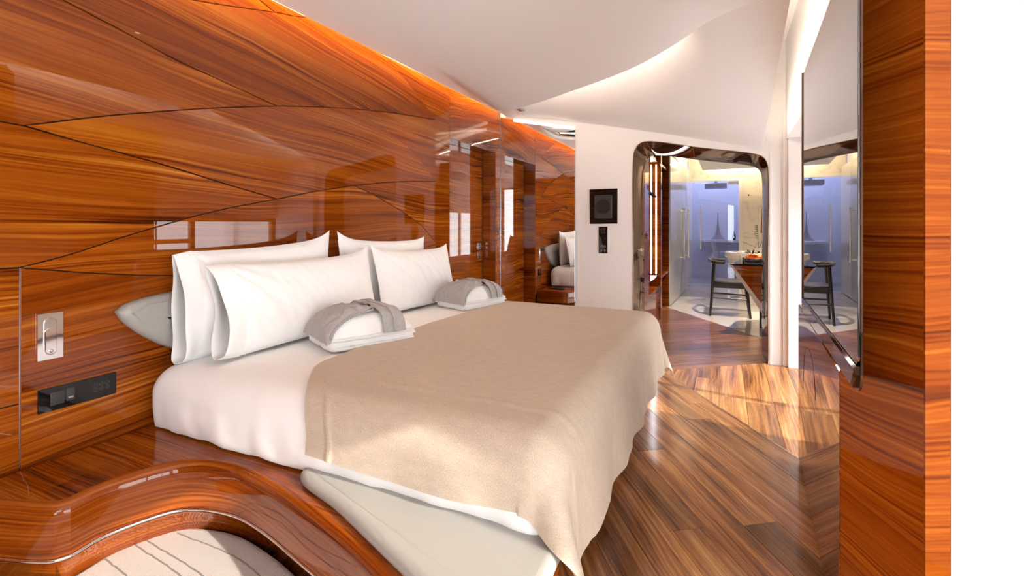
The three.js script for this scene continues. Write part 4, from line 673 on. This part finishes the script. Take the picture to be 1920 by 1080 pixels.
// marble end wall of large slabs, with the shower door opening
const wm = struct('wall_bath_end', 'cream marble slab wall at the far end of the bathroom', box(0.9, 4.6, 0, 2.62, 11.5, 11.7), M.shower, [2.6, 0, 11.6]);
{
  const S = 10.2, xs = [0.9, 1.625, 2.495, 3.3, 4.5];
  const slab = (x0, x1, y0, y1) => part(wm, 'marble_slab', bbox(x0 + 0.002, x1 - 0.002, y0 + 0.002, y1 - 0.002, S, S + 0.06, 0.002), M.marble);
  for (const [a, b] of [[2.56, 3.3], [3.3, 4.5]]) for (const [y0, y1] of [[0, 0.55], [0.55, 1.02], [1.02, 1.55], [1.55, 2.14], [2.14, 2.62]]) slab(a, b, y0, y1);
  slab(1.56, 2.56, 2.14, 2.62);
  // painted frame round the shower door
  part(wm, 'door_frame', bbox(1.56, 1.628, 0, 2.14, S - 0.02, S + 0.06), M.porcelain); part(wm, 'door_frame', bbox(2.492, 2.56, 0, 2.14, S - 0.02, S + 0.06), M.porcelain); part(wm, 'door_frame', bbox(1.628, 2.492, 2.075, 2.14, S - 0.02, S + 0.06), M.porcelain);
  part(wm, 'shower_wall', box(1.3, 1.4, 0, 2.62, S + 0.06, 11.5), M.shower); part(wm, 'shower_wall', box(2.8, 2.9, 0, 2.62, S + 0.06, 11.5), M.shower);
  const d = thing('shower_door', 'clear glass shower door glowing violet at the far end of the bathroom', 'door', [2.06, 0, S]);
  part(d, 'glass', box(1.632, 2.488, 0.01, 2.07, S + 0.014, S + 0.022), M.showerGlass);
  part(d, 'hinge', box(2.30, 2.488, 2.0, 2.06, S - 0.004, S + 0.03), M.satin);
  const h = part(d, 'pull_handle', bar([1.80, 0.72, S - 0.06], [1.80, 1.58, S - 0.06], 0.013), M.satin); part(h, 'standoff', bar([1.80, 0.78, S - 0.06], [1.80, 0.78, S + 0.014], 0.008), M.satin); part(h, 'standoff', bar([1.80, 1.52, S - 0.06], [1.80, 1.52, S + 0.014], 0.008), M.satin);
  const r = thing('rain_shower_head', 'flat grey rain shower head at the top of the shower', 'shower', [2.07, 2.0, 10.8]);
  part(r, 'plate', bbox(1.86, 2.28, 1.97, 2.06, 10.5, 10.95, 0.006), M.greyMetal); part(r, 'ceiling_arm', box(2.04, 2.1, 2.06, 2.62, 10.7, 10.76), M.greyMetal);
  const n = thing('shower_fitting', 'tall tapering grey spout base on the shower back wall', 'shower', [2.1, 0.9, 11.46]);
  part(n, 'spout', new THREE.LatheGeometry([[0.0, 0.62], [0.006, 0.6], [0.012, 0.4], [0.03, 0.2], [0.07, 0.08], [0.14, 0.01], [0.16, 0]].reverse().map(([a, b]) => new THREE.Vector2(a, b)), 30).scale(1, 1, 0.4).translate(2.1, 0.87, -11.42), M.greyMetal);
  part(n, 'shelf', bbox(1.75, 2.7, 0.82, 0.87, 11.2, 11.5), M.shower);
  const lv = thing('led_tape_light', 'violet light tape along the top of the shower', 'light', [2.1, 2.5, 10.4]);
  part(lv, 'tape', box(1.45, 2.75, 2.5, 2.52, 11.44, 11.46), M.ledViolet);
  stripLight(0x9a98ff, 15, 1.3, 0.05, [2.1, 2.48, 11.4], [2.1, 1.4, 11.0]);
  stripLight(0xe8eaff, 15, 1.1, 0.3, [2.1, 2.60, 10.8], [2.1, 0, 10.8]);
  const so = thing('soap_bottle', 'dark soap dispenser bottle on the shower shelf', 'bottle', [2.42, 0.87, 11.3]);
  part(so, 'bottle', new THREE.LatheGeometry([[0, 0], [0.035, 0], [0.036, 0.09], [0.03, 0.12], [0.012, 0.135], [0.012, 0.15]].map(([a, b]) => new THREE.Vector2(a, b)), 20).translate(2.42, 0.872, -11.3), M.blackGlass); part(so, 'pump', mergeGeometries([bar([2.42, 1.02, 11.3], [2.42, 1.07, 11.3], 0.006), bar([2.42, 1.065, 11.3], [2.38, 1.065, 11.3], 0.005)]), M.black);
  single('robe_hook', 'small black robe hook on the marble wall', 'hook', bar([2.66, 1.78, S - 0.002], [2.66, 1.78, S - 0.05], 0.014), M.black, [2.66, 1.78, S - 0.025]);
}
// cove lights of the bathroom
{
  const c = thing('led_tape_light', 'warm light tape in the perimeter cove of the bathroom ceiling', 'light', [2.6, 2.4, 9]);
  part(c, 'tape', box(1.9, 4.4, 2.31, 2.325, 9.74, 9.755), M.ledNeutral); part(c, 'tape', box(1.875, 1.89, 2.31, 2.325, 5.0, 9.7), M.ledNeutral);
  stripLight(0xffe2b8, 100, 2.5, 0.02, [3.15, 2.335, 9.77], [3.15, 2.42, 10.5]);
  stripLight(0xffe2b8, 70, 4.6, 0.02, [1.86, 2.335, 7.35], [1.2, 2.42, 7.35]);
  for (const [x, s] of [[2.5, 6.4], [3.3, 8.2]]) { const l = new THREE.SpotLight(0xffe8cf, 30, 5, 0.85, 0.6, 2); l.position.set(x, 2.24, -s); l.target.position.set(x, 0, -s); l.castShadow = true; scene.add(l, l.target); }
  downBath(2.5, 6.4, 'lit downlight above the bathroom table'); downBath(3.3, 8.2, 'lit downlight above the round basin');
}
function downBath(x, s, label) { const t = thing('downlight', label, 'light', [x, 2.26, s]); const g = new THREE.TorusGeometry(0.035, 0.006, 8, 24); g.rotateX(Math.PI / 2); part(t, 'trim_ring', g.translate(x, 2.258, -s), M.white); part(t, 'lens', sphereish(0.03, (a, b, c) => [a, b * 0.2, c], 16, 8).translate(x, 2.258, -s), M.bulb); }
// glass cabin on the left of the bathroom
{
  const t = thing('glass_cabin_door', 'pale back-painted glass doors on the left of the bathroom', 'door', [1.56, 0, 8.7]);
  const xAt = (s) => 1.507 + (s - 7.32) * 0.0434, seg = (s0, s1, m, nm) => part(t, nm, loft([[xAt(s0), s0], [xAt(s1), s1], [xAt(s1) - 0.05, s1], [xAt(s0) - 0.05, s0]], [[0, 0.01], [0, 2.25]], flat, false, true, 0.3), m);
  seg(7.32, 8.66, M.backGlass, 'glass_leaf'); seg(8.668, 9.35, M.backGlass, 'glass_leaf'); seg(9.358, 10.18, M.porcelain, 'frame_panel');
  for (const s of [8.35, 8.95]) { const h = part(t, 'pull_handle', bar([xAt(s) + 0.07, 0.62, s], [xAt(s) + 0.07, 1.48, s], 0.014), M.satin); for (const y of [0.66, 1.44]) part(h, 'standoff', bar([xAt(s) + 0.07, y, s], [xAt(s), y, s], 0.009), M.satin); }
  part(t, 'head_panel', box(0.9, 1.55, 2.25, 2.62, 7.32, 10.2), M.white);
}
// open wardrobe between the portal and the glass cabin
{
  const X = 1.49, t = thing('open_wardrobe', 'open walnut wardrobe with lit niche just inside the portal', 'wardrobe', [1.2, 0, 6.1]);
  part(t, 'side_panel', bbox(0.9, X, 0, 2.26, 4.97, 5.30), M.veneer[2]); part(t, 'divider', bbox(0.95, X + 0.01, 0, 2.26, 6.24, 6.36), M.ledge); part(t, 'side_panel', bbox(0.9, X, 0, 2.26, 7.27, 7.315), M.veneerDark);
  part(t, 'back_panel', bbox(0.9, 0.93, 0, 2.26, 5.30, 7.27), M.veneerDark); part(t, 'drawer_box', bbox(0.93, X - 0.02, 0.0, 0.42, 5.30, 6.24), M.ledge); part(t, 'shelf', bbox(0.93, X - 0.01, 0.50, 0.53, 6.36, 7.27), M.ledge); part(t, 'shelf', bbox(0.93, X - 0.02, 2.0, 2.03, 5.30, 7.27), M.ledge);
  part(t, 'glass_shelf', box(0.93, X - 0.02, 0.56, 0.57, 5.30, 6.24), M.pane);
  const l = thing('wardrobe_led_and_reflection', 'upright white light strip and its reflection, built as a second strip, inside the open wardrobe', 'light', [1.0, 0.6, 6.0]);
  for (const x of [1.375, 1.437]) part(l, 'strip', box(x, x + 0.014, 0.58, 1.98, 6.224, 6.238), M.ledWhite);  // one of the two is a reflection, built as a glowing strip
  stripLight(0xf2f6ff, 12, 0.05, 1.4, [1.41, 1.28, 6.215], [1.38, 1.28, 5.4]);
  single('clothes_rail', 'thin dark clothes rail across the open wardrobe', 'rail', bar([1.35, 1.72, 5.305], [1.35, 1.72, 6.235], 0.010), M.black, [1.35, 1.72, 5.77]);
  const hz = [5.5, 5.62, 5.74, 5.86, 5.98]; let first;
  hz.forEach((s, i) => {
    const lab = ['nearest the portal', 'second from the portal', 'in the middle of the row', 'fourth from the portal', 'farthest from the portal'][i];
    if (!first) { first = thing('clothes_hanger', `black clothes hanger on the wardrobe rail, ${lab}`, 'hanger', [1.35, 1.55, s], 'hangers on the wardrobe rail'); part(first, 'shoulder_bar', tube([[1.19, 1.55, s], [1.27, 1.60, s], [1.35, 1.645, s], [1.42, 1.60, s], [1.48, 1.55, s]], 0.012, 24, 8), M.blackWood); part(first, 'hook', tube([[1.35, 1.645, s], [1.35, 1.69, s], [1.365, 1.72, s], [1.35, 1.738, s], [1.335, 1.725, s]], 0.003, 20, 6), M.satin); }
    else { const c = first.clone(); c.name = numbered('clothes_hanger'); c.position.z = -s; c.rotation.y = 0.12 * (i % 2 ? 1 : -1); c.userData = { label: `black clothes hanger on the wardrobe rail, ${lab}`, category: 'hanger', group: 'hangers on the wardrobe rail' }; scene.add(c); }
  });
}
// black elbow chair
{
  const X = 2.30, S = 7.0, t = thing('armchair', 'black wooden chair with curved arm back and leather seat in the bathroom', 'chair', [X, 0, S]);
  const leg = (a, b, r0, r1) => part(t, 'leg', bar(a, b, r0, r1), M.blackWood);
  leg([2.065, 0, 6.77], [2.115, 0.70, 6.80], 0.014, 0.022); leg([2.065, 0, 7.25], [2.115, 0.70, 7.22], 0.014, 0.022);
  leg([2.545, 0, 6.77], [2.50, 0.43, 6.80], 0.014, 0.024); leg([2.545, 0, 7.25], [2.50, 0.43, 7.22], 0.014, 0.024);
  part(t, 'backrest', tube([[2.24, 0.715, 6.72], [2.13, 0.715, 6.755], [2.07, 0.725, 6.87], [2.05, 0.73, 7.01], [2.07, 0.725, 7.15], [2.13, 0.715, 7.265], [2.24, 0.715, 7.30]], 0.021, 50, 12).scale(1, 1, 1), M.blackWood);
  part(t, 'seat', place(softBox(0.46, 0.05, 0.48, [0.1, 0.025, 0.1], [20, 6, 20], (x, y, z) => [x, y - 0.02 * (1 - (x * x + z * z) / 0.1) * (y > 0 ? 1 : 0), z]), [2.31, 0.455, 7.01]), M.blackLeather);
  part(t, 'seat_rail', bbox(2.11, 2.51, 0.375, 0.43, 6.785, 6.815, 0.006), M.blackWood); part(t, 'seat_rail', bbox(2.11, 2.51, 0.375, 0.43, 7.205, 7.235, 0.006), M.blackWood);
  part(t, 'seat_rail', bbox(2.095, 2.12, 0.38, 0.43, 6.8, 7.22, 0.006), M.blackWood); part(t, 'seat_rail', bbox(2.485, 2.51, 0.38, 0.43, 6.8, 7.22, 0.006), M.blackWood);
  part(t, 'stretcher', bar([2.085, 0.245, 6.785], [2.525, 0.235, 6.785], 0.011), M.blackWood); part(t, 'stretcher', bar([2.085, 0.245, 7.235], [2.525, 0.235, 7.235], 0.011), M.blackWood);
}
// faceted table with triangular veneered end
{
  const t = thing('faceted_table', 'faceted walnut table with white mitred edges beyond the portal', 'table', [2.9, 0, 6.2]);
  const S = 5.95, pl = (a, b, h) => [a, b, -S + h];
  part(t, 'end_panel', loft([[2.325, 0.745], [2.627, 0.31], [2.66, 0.34], [3.0, 0.745]], [[0, -0.04], [0, 0], [0.002, 0.002]], pl, false, true, 0.3), M.veneer[1]);
  part(t, 'mitred_edge', loft([[2.297, 0.755], [2.325, 0.747], [2.628, 0.315], [2.64, 0.19]], [[0, -0.05], [0, 0.006]], pl, false, true, 0.3), M.tableWhite, 'white mitred edge');
  part(t, 'mitred_edge', loft([[2.634, 0.275], [2.642, 0.19], [3.1, 0.64], [3.02, 0.745]], [[0, -0.05], [0, 0.005]], pl, false, true, 0.3), M.tableWhite, 'white mitred edge');
  part(t, 'table_top', loft([[2.295, 5.95], [3.9, 5.95], [3.9, 6.75], [2.75, 6.75], [2.42, 6.5]], [[0.004, 0.742], [0, 0.748], [0, 0.760], [0.004, 0.764]], flat, true, true, 0.3), M.blackGlass);
  part(t, 'underside', loft([[2.34, 5.99], [3.85, 5.99], [3.85, 6.7], [2.75, 6.7]].map(([a, b]) => [a, b]), [[0.36, 0.25], [0.0, 0.742]], flat, true, true, 0.3), M.veneerDark);
  part(t, 'leg', bbox(2.615, 2.665, 0, 0.32, 6.18, 6.26), M.black);
  const b = thing('fruit_bowl', 'low silver bowl holding tangerines on the table', 'bowl', [2.56, 0.764, 6.15]);
  part(b, 'bowl', new THREE.LatheGeometry([[0, 0.004], [0.08, 0.004], [0.105, 0.02], [0.115, 0.06], [0.118, 0.06], [0.108, 0.018], [0.082, 0], [0, 0]].map(([a, c]) => new THREE.Vector2(a, c)), 40).translate(2.56, 0.765, -6.15), M.satin);
  const spots = [[2.50, 0.83, 6.13, 'leftmost'], [2.56, 0.836, 6.10, 'front middle'], [2.62, 0.83, 6.14, 'rightmost'], [2.53, 0.842, 6.19, 'rear left'], [2.59, 0.842, 6.2, 'rear right']]; let o;
  spots.forEach(([x, y, s, w]) => {
    const lab = `tangerine in the silver bowl, ${w} one`;
    if (!o) { o = thing('tangerine', lab, 'fruit', [x, y, s], 'tangerines in the bowl'); part(o, 'peel', sphereish(0.034, (a, b_, c) => [a, b_ * 0.85, c], 22, 14).translate(x, y, -s), M.orange); part(o, 'stem', bar([x, y + 0.027, s], [x, y + 0.033, s], 0.004), M.leafDark); }
    else { const c = o.clone(); c.name = numbered('tangerine'); c.position.set(x, y, -s); c.userData = { label: lab, category: 'fruit', group: 'tangerines in the bowl' }; scene.add(c); }
  });
  const lf = thing('leaf_garnish', 'dark green leaf sprig laid over the tangerines', 'leaves', [2.54, 0.86, 6.15]);
  for (let i = 0; i < 14; i++) { const a = rr(0, 6.28), L = rr(0.05, 0.10), u = rr(0.01, 0.05), bx = 2.54 + rr(-0.06, 0.06), bs = 6.15 + rr(-0.04, 0.04); part(lf, 'leaf', leaf(L, 0.012).rotateX(-0.6 + rr(-0.2, 0.4)).rotateY(a).translate(bx, 0.862 + u * 0.3, -bs), M.leafDark); }
  single('serving_tray', 'slim black tray on the table in front of the bowl', 'tray', bbox(2.45, 2.62, 0.765, 0.775, 6.0, 6.06), M.black, [2.53, 0.765, 6.03]);
  single('drinking_glass', 'small clear glass tumbler at the table edge', 'glass', new THREE.LatheGeometry([[0.0, 0.004], [0.026, 0.004], [0.03, 0.085], [0.033, 0.085], [0.029, 0], [0, 0]].map(([a, c]) => new THREE.Vector2(a, c)), 24).translate(2.385, 0.765, -6.18), M.pane, [2.385, 0.765, 6.18]);
  single('leather_box', 'low black box behind the tangerine bowl', 'box', bbox(2.44, 2.52, 0.765, 0.815, 6.34, 6.42), M.black, [2.48, 0.765, 6.38]);
}
function leaf(L, W) { return grid(8, 2, (u, v) => { const w = W * Math.sin(Math.PI * Math.pow(u, 0.8)) * (v - 0.5) * 2; return [w, 0.25 * L * u * (1 - u) - 0.15 * Math.abs(w), L * u]; }); }
// round basin with a plant
{
  const t = thing('pedestal_basin', 'oval white stone basin counter behind the table', 'basin', [2.95, 0, 8.0]);
  part(t, 'pedestal', new THREE.LatheGeometry([[0.22, 0.0], [0.26, 0.1], [0.34, 0.4], [0.44, 0.68], [0.46, 0.72]].map(([a, c]) => new THREE.Vector2(a, c)), 40).scale(1.15, 1, 0.8).translate(2.95, 0, -8.0), M.tableWhite);
  part(t, 'counter', new THREE.LatheGeometry([[0, 0.70], [0.47, 0.70], [0.485, 0.72], [0.485, 0.78], [0.475, 0.795], [0.30, 0.795], [0.26, 0.74], [0, 0.73]].map(([a, c]) => new THREE.Vector2(a, c)), 48).scale(1.15, 1, 0.8).translate(2.95, 0, -8.0), M.porcelain);
  const v = thing('flower_vase', 'short white vase of green leaves on the basin counter', 'plant', [2.87, 0.8, 7.72]);
  part(v, 'vase', new THREE.LatheGeometry([[0, 0], [0.05, 0], [0.055, 0.05], [0.05, 0.075], [0.046, 0.075], [0.05, 0.05], [0, 0.01]].map(([a, c]) => new THREE.Vector2(a, c)), 24).translate(2.87, 0.796, -7.72), M.porcelain);
  const stem = (dx, dy, ds, n) => { const p = [[2.87, 0.85, 7.72], [2.87 + dx * 0.45, 0.85 + dy * 0.6, 7.72 + ds * 0.5], [2.87 + dx, 0.85 + dy, 7.72 + ds]]; const st_ = part(v, 'stem', tube(p, 0.004, 16, 6), M.leaf); for (let i = 0; i < n; i++) { const k = 0.35 + 0.65 * i / n, x = lerp(p[0][0], p[2][0], k), y = lerp(p[0][1], p[2][1], Math.pow(k, 0.8)), s = lerp(p[0][2], p[2][2], k); for (const g of [-1, 1]) part(st_, 'leaf', leaf(0.085 * (1.1 - 0.5 * k), 0.017).rotateX(-0.35).rotateY(Math.atan2(dx, -ds) + g * 0.9).translate(x, y, -s), M.leaf); } };
  stem(-0.20, 0.10, -0.05, 6); stem(-0.02, 0.36, 0.0, 7); stem(0.15, 0.25, 0.05, 5);
  const m = thing('vanity_mirror', 'walnut-backed vanity mirror hanging over the basin', 'mirror', [3.05, 1.1, 8.0]);
  part(m, 'back', loft([[2.90, 1.08], [3.3, 1.02], [3.35, 2.1], [2.96, 2.24]], [[0, 0], [0, 0.03]], (a, b, h) => [a, b, -8.3 + h], false, true, 0.3), M.veneer[1]);
  part(m, 'glass', loft([[2.93, 1.11], [3.28, 1.05], [3.33, 2.08], [2.98, 2.2]], [[0, 0.03], [0, 0.034]], (a, b, h) => [a, b, -8.3 + h], false, true, 0.3), M.mirror);
  part(m, 'hanger_rod', bar([3.1, 2.1, 8.31], [3.1, 2.26, 8.31], 0.012), M.bronzeSatin);
  t.position.x -= 0.15; v.position.x -= 0.18; m.position.x -= 0.15;
}
renderer.render(scene, camera);
